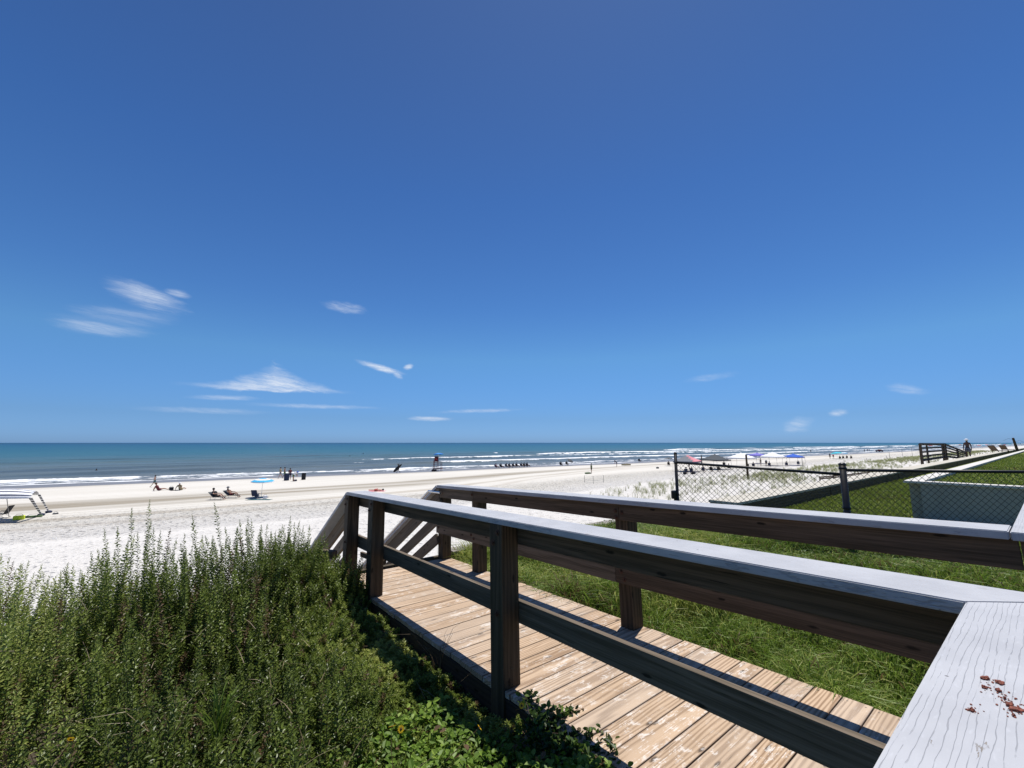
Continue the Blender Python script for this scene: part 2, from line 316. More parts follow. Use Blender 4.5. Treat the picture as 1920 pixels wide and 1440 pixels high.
def sand_mat():
    m, t = newmat('beach_sand'); tc = t.a('ShaderNodeTexCoord').outputs['Object']
    wl = t.a('ShaderNodeAttribute', attribute_name='wl').outputs['Fac']      # metres from the water's edge, land side positive
    du = t.a('ShaderNodeAttribute', attribute_name='dune').outputs['Fac']    # metres from the dune foot
    n1 = t.noise(t.mapping(tc, sc=(.02, .12, 1)), 1.0, 4); n2 = t.noise(t.mapping(tc, sc=(.05, .25, 1)), 1.0, 5)
    wn = t.m('ADD', wl, t.m('MULTIPLY', t.m('SUBTRACT', n1, .5), 7.0))
    base = t.mix(t.ss(n2, .3, .7), (.575, .545, .485), (.625, .597, .54))
    dry = (.625, .60, .56)
    dn = t.m('ADD', du, t.m('MULTIPLY', t.m('SUBTRACT', n1, .5), 3.0))
    c = t.mix(t.ss(dn, -9.0, -2.0), base, dry)                                # upper beach
    # brown tracks and drift bands parallel to the shore
    def bandf(v, c0, hw, lo, hi, nn): return t.m('MULTIPLY', t.m('MULTIPLY', t.ss(v, c0 - hw, c0 - hw * .3), t.ss(v, c0 + hw, c0 + hw * .3)), t.ss(nn, lo, hi))
    nb = t.noise(t.mapping(tc, sc=(.018, .5, 1)), 1.0, 5, .6)
    tk = t.m('ADD', t.a('ShaderNodeAttribute', attribute_name='trk').outputs['Fac'], t.m('MULTIPLY', t.m('SUBTRACT', n1, .5), 1.2))
    c = t.mix(t.m('MULTIPLY', t.m('MULTIPLY', t.ss(tk, -1.25, -.5), t.ss(tk, 1.2, .3)), t.m('ADD', .35, t.m('MULTIPLY', t.ss(nb, .38, .58), .60))), c, (.255, .22, .165))
    c = t.mix(t.m('MULTIPLY', t.m('MULTIPLY', t.ss(tk, 1.7, 2.0), t.ss(tk, 2.4, 2.1)), .55), c, (.34, .29, .22))
    c = t.mix(t.m('MULTIPLY', t.m('MULTIPLY', t.ss(tk, 2.8, 3.0), t.ss(tk, 3.3, 3.1)), .35), c, (.36, .31, .25))
    tr = t.a('ShaderNodeTexWave', {'Vector': t.mapping(tc, rot=(0, 0, .01)), 'Scale': .21, 'Distortion': 1.2, 'Detail': 2, 'Detail Scale': .05}, wave_type='BANDS', bands_direction='Y').outputs[1]
    c = t.mix(t.m('MULTIPLY', t.m('MULTIPLY', t.ss(tr, .78, .95), t.ss(wl, 14, 20)), t.m('MULTIPLY', t.ss(wl, 50, 42), .30)), c, (.34, .30, .24))
    wet = t.ss(wn, 11.5, 7.5)
    c = t.mix(t.m('MULTIPLY', t.ss(wn, 17, 9), .35), c, (.36, .33, .28))
    c = t.mix(wet, c, (.185, .175, .165))
    # footprints; their hollows are darkened in the colour to stand in for shade
    vo = t.a('ShaderNodeTexVoronoi', {'Vector': tc, 'Scale': 2.6, 'Randomness': 1.0}, feature='F1').outputs['Distance']
    vo2 = t.noise(tc, 5.5, 3, .6)
    ch = t.m('MULTIPLY', t.ss(dn, -16, -9), t.ss(dn, 1.5, -1.5))
    foot = t.m('ADD', t.m('MULTIPLY', t.ss(vo, .05, .42), .7), vo2)
    amp = t.m('ADD', .10, t.m('ADD', t.m('MULTIPLY', ch, 1.25), t.m('MULTIPLY', t.ss(dn, -2, 4), .62)))
    fd = t.m('MULTIPLY', t.m('MULTIPLY', t.ss(foot, .78, .5), ch), .60)
    c = t.mix(fd, c, (.24, .21, .155))
    darkpat = t.m('MULTIPLY', t.ss(t.noise(t.mapping(tc, sc=(1, 3, 1)), 2.2, 5, .7), .56, .68), t.m('MULTIPLY', ch, .55))  # random darker patches within the trodden band
    c = t.mix(darkpat, c, (.36, .32, .25))
    h = t.m('MULTIPLY', foot, amp)
    b = t.a('ShaderNodeBsdfPrincipled', {'Base Color': c, 'Specular IOR Level': t.m('ADD', .12, t.m('MULTIPLY', wet, .4)), 'Roughness': t.m('SUBTRACT', .9, t.m('MULTIPLY', wet, .5))})
    bp = t.a('ShaderNodeBump', {'Height': h, 'Strength': 1.0, 'Distance': .22}); t.l.new(bp.outputs[0], b.inputs['Normal'])
    t.a('ShaderNodeOutputMaterial', {'Surface': b.outputs[0]}); return m
def sea_mat():
    m, t = newmat('sea_water'); tc = t.a('ShaderNodeTexCoord').outputs['Object']
    wl = t.a('ShaderNodeAttribute', attribute_name='wl').outputs['Fac']; fo = t.a('ShaderNodeAttribute', attribute_name='foam').outputs['Fac']
    n = t.noise(t.mapping(tc, sc=(.004, .035, 1)), 1.0, 6, .6)
    n3 = t.noise(t.mapping(tc, sc=(.02, .16, 1)), 1.0, 5, .6)
    lw = t.m('ADD', t.m('DIVIDE', t.m('LOGARITHM', t.m('MAXIMUM', wl, 1.0), 10.0), 4.2), t.m('MULTIPLY', t.m('SUBTRACT', n, .5), .10))
    c = t.ramp(lw, [(0, (.17, .165, .145)), (.25, (.125, .14, .135)), (.40, (.098, .130, .135)), (.48, (.070, .125, .140)), (.56, (.030, .108, .135)), (.70, (.014, .080, .125)), (.82, (.008, .052, .10)), (1, (.006, .036, .080))])
    c = t.mix(t.m('MULTIPLY', t.m('MULTIPLY', t.ss(n3, .50, .62), t.ss(wl, 260, 120)), .55), c, (.035, .052, .062))
    fn = t.noise(t.mapping(tc, sc=(.38, .45, 1)), 1.0, 6, .72); fn2 = t.noise(t.mapping(tc, sc=(.06, .16, 1)), 1.0, 4, .6)
    fv = t.m('ADD', fo, t.m('MULTIPLY', t.m('SUBTRACT', t.m('ADD', t.m('MULTIPLY', fn, .6), t.m('MULTIPLY', fn2, .4)), .5), 2.6))
    fm = t.m('MULTIPLY', t.ss(fv, .45, .62), t.ss(fo, .02, .12))
    n4 = t.noise(t.mapping(tc, sc=(.012, .22, 1)), 1.0, 4, .6)
    c = t.mix(t.m('MULTIPLY', t.m('MULTIPLY', t.ss(n4, .54, .66), t.ss(wl, 400, 100)), .35), c, (.14, .16, .175))
    c = t.mix(fm, c, (.80, .81, .82))
    hb = t.m('ADD', t.noise(t.mapping(tc, sc=(.35, .9, 1)), 1.0, 5, .65), t.m('MULTIPLY', t.noise(t.mapping(tc, sc=(.03, .16, 1)), 1.0, 4), 3.0))
    b = t.a('ShaderNodeBsdfPrincipled', {'Base Color': c, 'Roughness': t.m('ADD', .32, t.m('MULTIPLY', fm, .5)), 'Specular IOR Level': .22, 'IOR': 1.33})
    bp = t.a('ShaderNodeBump', {'Height': hb, 'Strength': .9, 'Distance': .35}); t.l.new(bp.outputs[0], b.inputs['Normal'])
    t.a('ShaderNodeOutputMaterial', {'Surface': b.outputs[0]}); return m

# ------------------------------------------------------------------ terrain and sea
SHU = [-12000, -60, 11, 54, 132, 220, 420, 900, 2500, 30000]; SHY = [500, 94, 89, 85, 81, 73, 66, 52, 10, -900]
def shore(x): return np.interp(x, SHU, SHY) + 1.2 * (vnoise(x * .03, x * 0, 3) - .5) * 2
def dunefoot(x): return np.interp(x, [-300, -10, 10, 25, 60, 120, 3000], [35, 34.5, 31, 29, 35, 36, 30])
def sand_z(x, y):
    wl = shore(x) - y
    z = np.interp(y, [4, 6, 12, 20, 25, 31, 36, 60, 400], [1.7, 1.5, .95, .75, .85, .45, .12, 0, 0])
    z = np.where(wl < 24, z * np.clip((wl - 4) / 20, 0, 1) - .5 * (1 - np.clip(wl / 24, 0, 1)) ** 1.3 - np.clip(-wl, 0, 60) * .03, z)
    z = z + .10 * (fbm(x * .25, y * .25, 5) - .47) * np.clip((40 - y) / 10, 0.1, 1) * np.clip((y - 4) / 3, 0, 1)
    return z
def sp(a, b, n): return list(np.linspace(a, b, n, endpoint=False))
def gp(a, b, n): return list(np.geomspace(a, b, n))
ux = np.array([-1500, -900, -500, -300] + sp(-200, -60, 40) + sp(-60, 120, 260) + sp(120, 400, 120) + gp(400, 9000, 60))
uy = np.array(sp(4.22, 40, 115) + sp(40, 140, 80) + [140, 160])
UX, UY = np.meshgrid(ux, uy)
UY = np.where(UY > 60, 60 + (UY - 60) * (shore(UX) + 25 - 60) / 100, UY)
UZ = sand_z(UX, UY)
beach = grid_mesh('beach_sand', UX, UY, UZ, sand_mat(), {'wl': shore(UX) - UY, 'dune': dunefoot(UX) - UY, 'trk': (shore(UX) - UY - np.interp(UX, [-60, 0, 25, 45, 90, 300], [36, 36, 33, 26, 20, 16])) / np.interp(UX, [-60, 0, 30, 60, 120, 300], [4.0, 4.5, 4.0, 2.4, 1.6, 1.4])}); tag(beach, kind='structure')

wx = np.array([-12000, -6000, -3000, -1500, -800, -400, -250] + sp(-160, -80, 30) + sp(-80, 260, 300) + sp(260, 700, 150) + gp(700, 30000, 60))
wr = np.array(sp(-9, 16, 72) + sp(16, 120, 130) + gp(120, 24000, 70))
WX, WR = np.meshgrid(wx, wr); WY = shore(WX) + WR
mean = 6 * (fbm(WX * .012, WX * 0 + 1.3, 9) - .47) * 2
def band(c, lo, hi, m=1.0):      # foam lies from crest (sharp sea edge) to the shore side
    d = WR - c
    return np.clip(np.minimum((hi - d) / 1.2, (d + lo) / (lo * .8)), 0, 1) * m
sm = lambda v, a, b: np.clip((v - a) / (b - a), 0, 1) ** 2 * (3 - 2 * np.clip((v - a) / (b - a), 0, 1))
patch = lambda f, s, a, b: sm(vnoise(WX * f, WR * .02, s), a, b)
edge = WR + 2.2 * (fbm(WX * .06, WX * 0, 21) - .47) * 2
foam = np.clip(np.minimum((13.5 + mean * .4 - edge) / 3.0, (edge + 1.2) / .5), 0, 1) * (.42 + .22 * sm(np.abs(edge - 11), 3, 0) + .5 * sm(np.abs(edge + .3), 1.1, 0))
c2 = 30 + mean * .7; c3_ = 62 + mean; c4 = 86 + mean * 1.3; c5 = 118 + mean * 1.5; c6 = 60
foam = np.maximum(foam, band(c2, 4, 1.2, sm(WX, 45, 75)) * .8)
foam = np.maximum(foam, band(c3_, 3, 1.2, sm(WX, 38, 60)) * .72)
foam = np.maximum(foam, band(c4, 3.4, 1.2, sm(WX, 143, 152) * (1 - .8 * patch(.01, 31, .75, .85))) * .8)
foam = np.maximum(foam, band(c5, 3.6, 1.2, sm(WX, 210, 235) * patch(.012, 33, .25, .4)) * .9)
foam = np.maximum(foam, band(165 + mean * 2, 5, 1.5, sm(WX, 330, 400) * patch(.008, 35, .4, .5)) * .9)
foam = np.maximum(foam, band(46 + mean, 2, 1, patch(.03, 41, .72, .82)) * .6)
foam = np.maximum(foam, sm(vnoise(WX * .09, WR * .12, 51), .965, .985) * sm(WR, 30, 50) * (1 - sm(WR, 170, 260)) * .75)
wz = -.5 + 0 * WR
for c, a, mu in ((c2, .35, 45), (c3_, .45, 38), (c4, .7, 143), (c5, .7, 210)):
    d = WR - c; wz = wz + a * np.where(d < 0, np.exp(-(d / 1.8) ** 2), np.exp(-(d / 5) ** 2)) * (.35 + .65 * sm(WX, mu, mu + 20))
wz = wz + .14 * np.sin(WR * .42 + 4 * vnoise(WX * .02, WR * .05, 61)) * np.clip(WR / 12, 0, 1) * np.clip((260 - WR) / 120, 0, 1)
wz = wz + .12 * (vnoise(WX * .2, WR * .35, 71) - .5) * np.clip(WR / 5, 0, 1) * np.clip((260 - WR) / 120, 0, 1)
sea = grid_mesh('sea_water', WX, WY, wz, sea_mat(), {'wl': WR, 'foam': foam}); tag(sea, kind='structure')

# walkway frame: s along the boards' run towards the sea, u to the right, h above the camera's level
T = R(1.65)
def W(s, u, h):
    return Vector((u, s * math.cos(T) + h * math.sin(T), CAMZ - s * math.sin(T) + h * math.cos(T)))
W_S = W(1, 0, 0) - W(0, 0, 0); W_N = W(0, 0, 1) - W(0, 0, 0); W_U = Vector((1, 0, 0))
def lawn_z(x, y):
    return 3.70 + .45 * sm(x, 3.5, 5.8) * (1 - .8 * sm(y, 3.5, 5.3)) - .010 * np.clip(y, 0, 6) + .03 * (fbm(x * 1.3, y * 1.3, 12) - .47)
def dune_z(x, y):
    return 3.60 - .010 * y + .07 * (fbm(x * 1.1 + 3, y * 1.1, 14) - .47)
gx, gy = np.meshgrid(np.linspace(-14, 2.45, 110), np.linspace(-5, 5.70, 80)); tag(grid_mesh('dune_ground', gx, gy, dune_z(gx, gy), M_LITTER), kind='structure')
gx, gy = np.meshgrid(np.linspace(2.45, 7.6, 60), np.linspace(-5, 5.70, 80)); tag(grid_mesh('lawn_edge_ground', gx, gy, lawn_z(gx, gy), M_LAWNG), kind='structure')
gx, gy = np.meshgrid(np.array(sp(7.6, 13, 60) + gp(13, 400, 40)), np.linspace(-30, 3.43, 90)); tag(grid_mesh('lawn_ground', gx, gy, lawn_z(gx, gy), M_RLAWN), kind='structure')
gx, gy = np.meshgrid(np.array(sp(9.80, 20, 50) + gp(20, 500, 50)), np.linspace(-60, 1.43, 120))
rz = 4.69 + .03 * (fbm(gx * .5, gy * .5, 17) - .47) + .30 * sm(gx, 60, 130) * 0; tag(grid_mesh('raised_lawn_ground', gx, gy, rz, M_RLAWN), kind='structure')

# walls
def walls():
    cw = thing('concrete_retaining_wall', (10.0, 1.4, 3.9), 'grey rendered concrete wall with pale cap holding up the raised lawn', 'wall')
    L = cw.location
    bm = bmesh.new()
    add_box(bm, (9.71, -14.23, 4.25), (.16, 31.3, .97)); add_box(bm, (204.68, 1.505, 4.25), (389.7, .16, .97))
    bm_obj('wall_face', bm, M_CONC, cw, Matrix.Translation(-L))
    bm = bmesh.new()
    prism(bm, [(9.60, -30), (9.82, -30), (9.82, 1.40), (400, 1.40), (400, 1.62), (9.60, 1.62)], 4.738, 4.775, .006)
    bm_obj('cap', bm, M_CONCTOP, cw, Matrix.Translation(-L))
    sw = thing('timber_seawall', (8, 3.5, 3.2), 'dark timber seawall along the edge of the lower lawn beyond the chain link fence', 'seawall'); L = sw.location
    for i in range(60):
        x0 = 7.62 + i * 2.44; x1 = x0 + 2.432
        bm = bmesh.new(); dz = .008 * math.sin(i * 2.1)
        add_box(bm, (0, 0, 0), (x1 - x0, .07, 1.0), bev=.004)
        bm_obj('face_panel', bm, M_BULK, sw, Matrix.Translation(Vector(((x0 + x1) / 2, 3.47 + dz, 3.845)) - L))
    bm = bmesh.new(); add_box(bm, (0, 0, 0), (400, .50, .045), bev=.006)
    bm_obj('cap', bm, M_BULKTOP, sw, Matrix.Translation(Vector((207.6, 3.68, 4.37)) - L))
    bm = bmesh.new(); add_box(bm, (0, 0, 0), (400, .06, 4.2), bev=.006)
    bm_obj('sea_face', bm, M_BULK, sw, Matrix.Translation(Vector((207.6, 3.88, 2.245)) - L))
    bk = thing('timber_bulkhead', (0, 5.73, 2.0), 'low plank bulkhead with grey cap board where the walkway meets the beach stairs', 'bulkhead'); L = bk.location
    for (x0, x1) in ((-14, -6), (-6, 1.7), (3.36, 7.64)):
        bm = bmesh.new(); add_box(bm, (0, 0, 0), (x1 - x0 - .01, .24, .045), bev=.005)
        bm_obj('cap', bm, M_GREYWOOD, bk, Matrix.Translation(Vector(((x0 + x1) / 2, 5.74, 3.80)) - L))
    bm = bmesh.new(); add_box(bm, (0, 0, 0), (21.6, .07, 2.9), bev=.004)
    bm_obj('planking', bm, M_BULK, bk, Matrix.Translation(Vector((-3.2, 5.735, 2.32)) - L))
    bm = bmesh.new(); add_box(bm, (0, 0, 0), (.07, 1.9, 3.0), bev=.004)
    bm_obj('return_panel', bm, M_BULK, bk, Matrix.Translation(Vector((7.63, 4.86, 2.27)) - L))
walls()

# ------------------------------------------------------------------ boardwalk
def boardwalk():
    bw = thing('boardwalk', W(2.7, 2.53, -1.52), 'wooden beach boardwalk with brown rails and grey painted caps running down to the sand', 'boardwalk')
    L = bw.location.copy()
    def board(name, p0, p1, up, wid, thk, mat, bev=.004, par=bw, jitter=0.0):
        "long axis local X, width local Y, thickness local Z (up)"
        bm = bmesh.new(); ln = (p1 - p0).length
        add_box(bm, (0, 0, 0), (ln, wid, thk), bev=bev)
        M = frame(p0, p1, up)
        if jitter: M = M @ Matrix.Rotation(random.uniform(-1, 1) * jitter, 4, 'Z') @ Matrix.Rotation(random.uniform(-1, 1) * jitter, 4, 'X')
        return bm_obj(name, bm, mat, par, Matrix.Translation(-L) @ M)
    # decking
    sref = 0.84 + .003
    for k in range(-5, 34):
        s = sref + .1463 * k + .073 + random.uniform(-.0012, .0012)
        if s > 5.62: break
        e0 = random.uniform(-.006, .006); e1 = random.uniform(-.006, .006)
        wd_ = .1405 + random.uniform(-.0015, .001)
        board('deck_board', W(s, 1.778 + e0, -1.5 + random.uniform(-.001, .001)), W(s, 3.288 + e1, -1.5 + random.uniform(-.001, .001)), W_N, wd_, .036, M_DECK, .004, jitter=.0016)
    for u in (1.80, 2.53, 3.26):
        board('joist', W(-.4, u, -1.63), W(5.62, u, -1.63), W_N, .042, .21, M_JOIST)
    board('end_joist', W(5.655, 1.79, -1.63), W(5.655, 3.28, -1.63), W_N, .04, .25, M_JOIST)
    # posts, rails and caps of both sides
    def post(s0, s1, u0, u1, htop, hbot=-2.4, mat=M_POST, bolts=None):
        sm_ = (s0 + s1) / 2; um = (u0 + u1) / 2
        bm = bmesh.new(); add_box(bm, (0, 0, 0), (htop - hbot, s1 - s0, u1 - u0), bev=.006)
        M = Matrix((W_N, -W_S, W_N.cross(-W_S))).transposed().to_4x4(); M.translation = W(sm_, um, (htop + hbot) / 2)
        o = bm_obj('post', bm, mat, bw, Matrix.Translation(-L) @ M)
        for (bs, bu, bh, axis) in (bolts or []):
            b2 = bmesh.new(); c = W(bs, bu, bh); d = {'s': W_S, 'u': W_U}[axis[1]] * (-1 if axis[0] == '-' else 1)
            tube(b2, [c, c + d * .003], .022, 14); tube(b2, [c + d * .003, c + d * .014], .012, 6)
            bo = bm_obj('bolt', b2, M_RUST, o, (Matrix.Translation(-L) @ M).inverted() @ Matrix.Translation(-L))
        return o
    LP = [(.03, .17), (2.353, 2.490), (4.665, 4.803), (5.478, 5.615)]
    RP = [(.0, .14), (2.375, 2.505), (4.682, 4.820), (5.578, 5.712)]
    lc = lambda s: -.431 - .0031 * s
    rc = lambda s: -.398 - .0086 * (s - .17)
    for i, (a, b) in enumerate(LP):
        bo = [(a + .045, 1.765, -.53, '-u'), (a + .095, 1.765, -.60, '-u')] if i else []
        if i: bo += [(a + .06, 1.765, -1.04, '-u')]
        post(a, b, 1.765, 1.905, lc((a + b) / 2) - .0385, bolts=bo)
    for i, (a, b) in enumerate(RP):
        post(a, b, 3.1405, 3.28, rc((a + b) / 2) - .0385, bolts=[])
    def rail(name, side, s0, s1, h0, h1, ht, mat):
        u = 1.9245 if side == 'l' else 3.1205
        o = board(name, W(s0, u, h0), W(s1, u, h1), W_N, .038, ht, mat)
        return o
    # left side (faces outwards in shade)
    rail('top_rail', 'l', -.02, 2.42, lc(0) - .0385 - .0705, lc(2.42) - .0385 - .0705, .139, M_RAIL)
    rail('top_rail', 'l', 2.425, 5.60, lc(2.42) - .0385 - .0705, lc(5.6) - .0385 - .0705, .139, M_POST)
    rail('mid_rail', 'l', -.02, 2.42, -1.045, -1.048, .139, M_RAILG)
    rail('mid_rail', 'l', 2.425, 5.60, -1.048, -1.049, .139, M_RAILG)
    rail('top_rail', 'r', .16, 2.43, rc(.16) - .109, rc(2.43) - .109, .139, M_RAIL)
    rail('top_rail', 'r', 2.434, 4.74, rc(2.43) - .109, rc(4.74) - .109, .139, M_RAIL)
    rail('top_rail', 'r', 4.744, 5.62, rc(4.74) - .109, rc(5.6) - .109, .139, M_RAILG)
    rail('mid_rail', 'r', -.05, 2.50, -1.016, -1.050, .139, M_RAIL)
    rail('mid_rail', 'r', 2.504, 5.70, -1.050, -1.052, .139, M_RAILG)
    # bolts on the inner rail faces of the right side
    def boltset(par_name, pts):
        for (s, u, h) in pts:
            b2 = bmesh.new(); c = W(s, u, h); tube(b2, [c, c - W_U * .003], .02, 12); tube(b2, [c - W_U * .003, c - W_U * .013], .011, 6)
            bm_obj('bolt', b2, M_RUST, bw, Matrix.Translation(-L))
    boltset('r', [(2.465, 3.1015, -.52), (2.40, 3.1015, -.53), (2.46, 3.1015, -.575), (2.44, 3.1015, -1.02), (2.41, 3.1015, -1.08), (4.78, 3.1015, -1.03), (4.72, 3.1015, -1.07), (4.76, 3.1015, -.53), (5.63, 3.1015, -1.04)])
    # cap boards: polygons in (s,u) with the mitre at the corner; local X kept along the board
    def cap(name, poly, hf, along, par=bw, bev=.004, thk=.038):
        c = sum((Vector((p[0], p[1], 0)) for p in poly), Vector()) / len(poly)
        top = [W(p[0], p[1], hf(p[0])) for p in poly]; cw_ = W(c.x, c.y, hf(c.x))
        X = (W(1, 0, hf(1)) - W(0, 0, hf(0))).normalized() if along == 's' else W_U.copy()
        Z = W_N.copy(); Y = Z.cross(X).normalized(); Z = X.cross(Y)
        M = Matrix((X, Y, Z)).transposed().to_4x4(); M.translation = cw_; Mi = M.inverted()
        bm = bmesh.new(); lp = [Mi @ v for v in top]
        if sum(lp[i].x * lp[(i + 1) % len(lp)].y - lp[(i + 1) % len(lp)].x * lp[i].y for i in range(len(lp))) < 0: lp = lp[::-1]
        prism(bm, [(v.x, v.y) for v in lp], [v.z - thk for v in lp], [v.z for v in lp], bev)
        return bm_obj(name, bm, M_CAP, par, Matrix.Translation(-L) @ M)
    cap('cap_board', [(.212, 1.766), (5.555, 1.765), (5.555, 2.0), (-.018, 2.0)], lc, 's')
    cap('cap_board', [(.210, 1.763), (-.020, 1.997), (-.024, -1.6), (.219, -1.6)], lambda s: -.4305, 'u')
    cap('cap_board', [(.182, 3.045), (5.60, 3.045), (5.60, 3.28), (.182, 3.28)], rc, 's')
    cap('cap_board', [(.178, 3.052), (-.057, 3.052), (-.057, 6.2), (.178, 6.2)], lambda s: -.401, 'u')
    board('top_rail', W(.05, -1.6, -.54), W(.05, 1.76, -.54), W_N, .038, .139, M_RAIL)
    board('top_rail', W(-.02, 3.28, -.51), W(-.02, 6.2, -.51), W_N, .038, .139, M_RAIL)
    board('top_rail', W(.155, 3.1205, -.51), W(-.03, 3.1205, -.51), W_N, .038, .139, M_RAIL)
    post(.03, .17, 4.6, 4.74, -.44); post(.02, .16, .0, .14, -.472)
    # stairs
    SL = -.565
    def srail(name, u, h0, s0, s1, ht, mat):
        p0 = W(s0, u, h0 + (s0 - 5.6) * SL); p1 = W(s1, u, h0 + (s1 - 5.6) * SL)
        return board(name, p0, p1, W_N, .038, ht, mat)
    END = 11.9
    for side in 'lr':
        u = 1.9245 if side == 'l' else 3.1205
        uc = 1.8825 if side == 'l' else 3.1625
        p0 = W(5.565 if side == 'l' else 5.61, uc, -.4665 if side == 'l' else -.463); p1 = p0 + (W(END, 0, 0) - W(5.6, 0, 0)) + W_N * (END - 5.6) * SL
        board('cap_board', p0, p1, W_N, .235, .036, M_CAP)
        srail('stair_rail', u, -.595, 5.63, END, .17, M_RAILG)
        srail('stair_rail', u, -.875, 5.66, END, .14, M_RAILG)
        srail('stair_rail', u, -1.15, 5.69, END, .14, M_RAILG)
        us = (1.765, 1.905) if side == 'l' else (3.1405, 3.28)
        for s in (7.9, 10.2, 11.75):
            ht = (s + .07 - 5.6) * SL - .50
            post(s, s + .14, us[0], us[1], ht, ht - 2.0, M_POST)
        ue = 1.83 if side == 'l' else 3.23
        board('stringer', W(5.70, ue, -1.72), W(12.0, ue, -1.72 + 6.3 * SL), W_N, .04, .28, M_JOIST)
    for k in range(20):
        s = 5.84 + k * .315; h = -1.50 - .178 * (k + 1)
        board('stair_tread', W(s, 1.86, h), W(s, 3.20, h), W_N, .28, .036, M_DECK)
    # pipe handrail end on the right stair rail, broken plank and timber stub at the left end post
    bm = bmesh.new(); a = W(5.50, 3.055, -.545)
    tube(bm, [a, a + W_S * .35 + W_N * .0, a + W_S * 6.2 + W_N * (5.9 * SL)], .019, 14)
    bm_obj('grab_pipe', bm, M_ALU, bw, Matrix.Translation(-L))
    board('broken_plank', W(5.56, 1.98, -1.22), W(5.25, 1.955, -1.195), W_N, .035, .06, M_RAILG, .008)
    board('timber_stub', W(5.75, 1.53, -1.17), W(5.52, 1.65, -1.17), W_N, .09, .10, M_RAILG, .03)
    post(5.64, 5.74, 1.54, 1.62, -1.13, mat=M_POST)
boardwalk()

# flakes on the near cap
def flakes():
    h = -.4305
    spots = [((1848, 1273), .012, .007, -.5, 'largest reddish brown flake on the near grey cap board'), ((1874, 1281), .010, .008, -.2, 'brown flake beside the largest one on the near cap board'),
             ((1872, 1296), .009, .005, -.1, 'thin brown flake below the paired flakes on the cap board'), ((1846, 1290), .006, .005, 0, 'small dark brown crumb left of the flake cluster on the cap board'),
             ((1893, 1322), .010, .006, -.5, 'rust coloured flake heading the trail near the right edge of the cap board'), ((1907, 1332), .014, .008, -.6, 'long rust coloured flake at the right edge of the photo'),
             ((1822, 1333), .006, .004, -.3, 'lone red crumb lowest on the left of the flakes'), ((1884, 1311), .005, .002, -.3, 'black sliver between the two clusters of flakes'), ((1901, 1343), .004, .003, 0, 'tiny rust crumb below the long flake at the right edge')]
    for (p, a, b, r, lab) in spots:
        rr = ray(*p); c = Vector((0, 0, CAMZ)) + rr * ((CAMZ + h - 0.0 - CAMZ) / rr.z)
        # height of the cap top at this place
        for _ in range(3): c = Vector((0, 0, CAMZ)) + rr * ((W(c.y, c.x, h).z - CAMZ) / rr.z)
        bm = bmesh.new(); bmesh.ops.create_icosphere(bm, subdivisions=3, radius=1)
        for v in bm.verts:
            q = 1 + .38 * math.sin(v.co.x * 5 + a * 900) * math.cos(v.co.y * 4 + b * 700) + random.uniform(-.1, .1)
            v.co = Vector((v.co.x * a * q * .72, v.co.y * b * q * .72, max(v.co.z, -.3) * .0028 * q))
        o = bm_obj('dried_flake', bm, M_CHIP, None, Matrix.Translation(c + Vector((0, 0, .0015))) @ Matrix.Rotation(r, 4, 'Z'))
        tag(o, lab, 'flake', 'reddish brown flakes on the near cap board')
flakes()
def crumbs():
    n = 90; pts = [(1850 + random.gauss(0, 8), 1284 + random.gauss(0, 8)) for _ in range(18)] + [(1870 + i * .9 + random.gauss(0, 9), 1302 + i * .6 + random.gauss(0, 9)) for i in range(52)] + [(1824 + random.gauss(0, 8), 1332 + random.gauss(0, 6)) for _ in range(20)]
    bm = bmesh.new()
    for p in pts:
        rr = ray(*p); c = Vector((0, 0, CAMZ)) + rr * (-.4305 / rr.z)
        for _ in range(3): c = Vector((0, 0, CAMZ)) + rr * ((W(c.y, c.x, -.4305).z - CAMZ) / rr.z)
        q = random.uniform(.0006, .002); bmesh.ops.create_icosphere(bm, subdivisions=1, radius=q, matrix=Matrix.Translation(c + Vector((0, 0, q * .3))) @ Matrix.Diagonal((random.uniform(.6, 1.8), 1, .6, 1)))
    tag(bm_obj('flake_crumbs', bm, M_CHIP, None), 'scattered tiny red brown crumbs around the flakes on the near cap board', 'crumbs', kind='stuff')
crumbs()

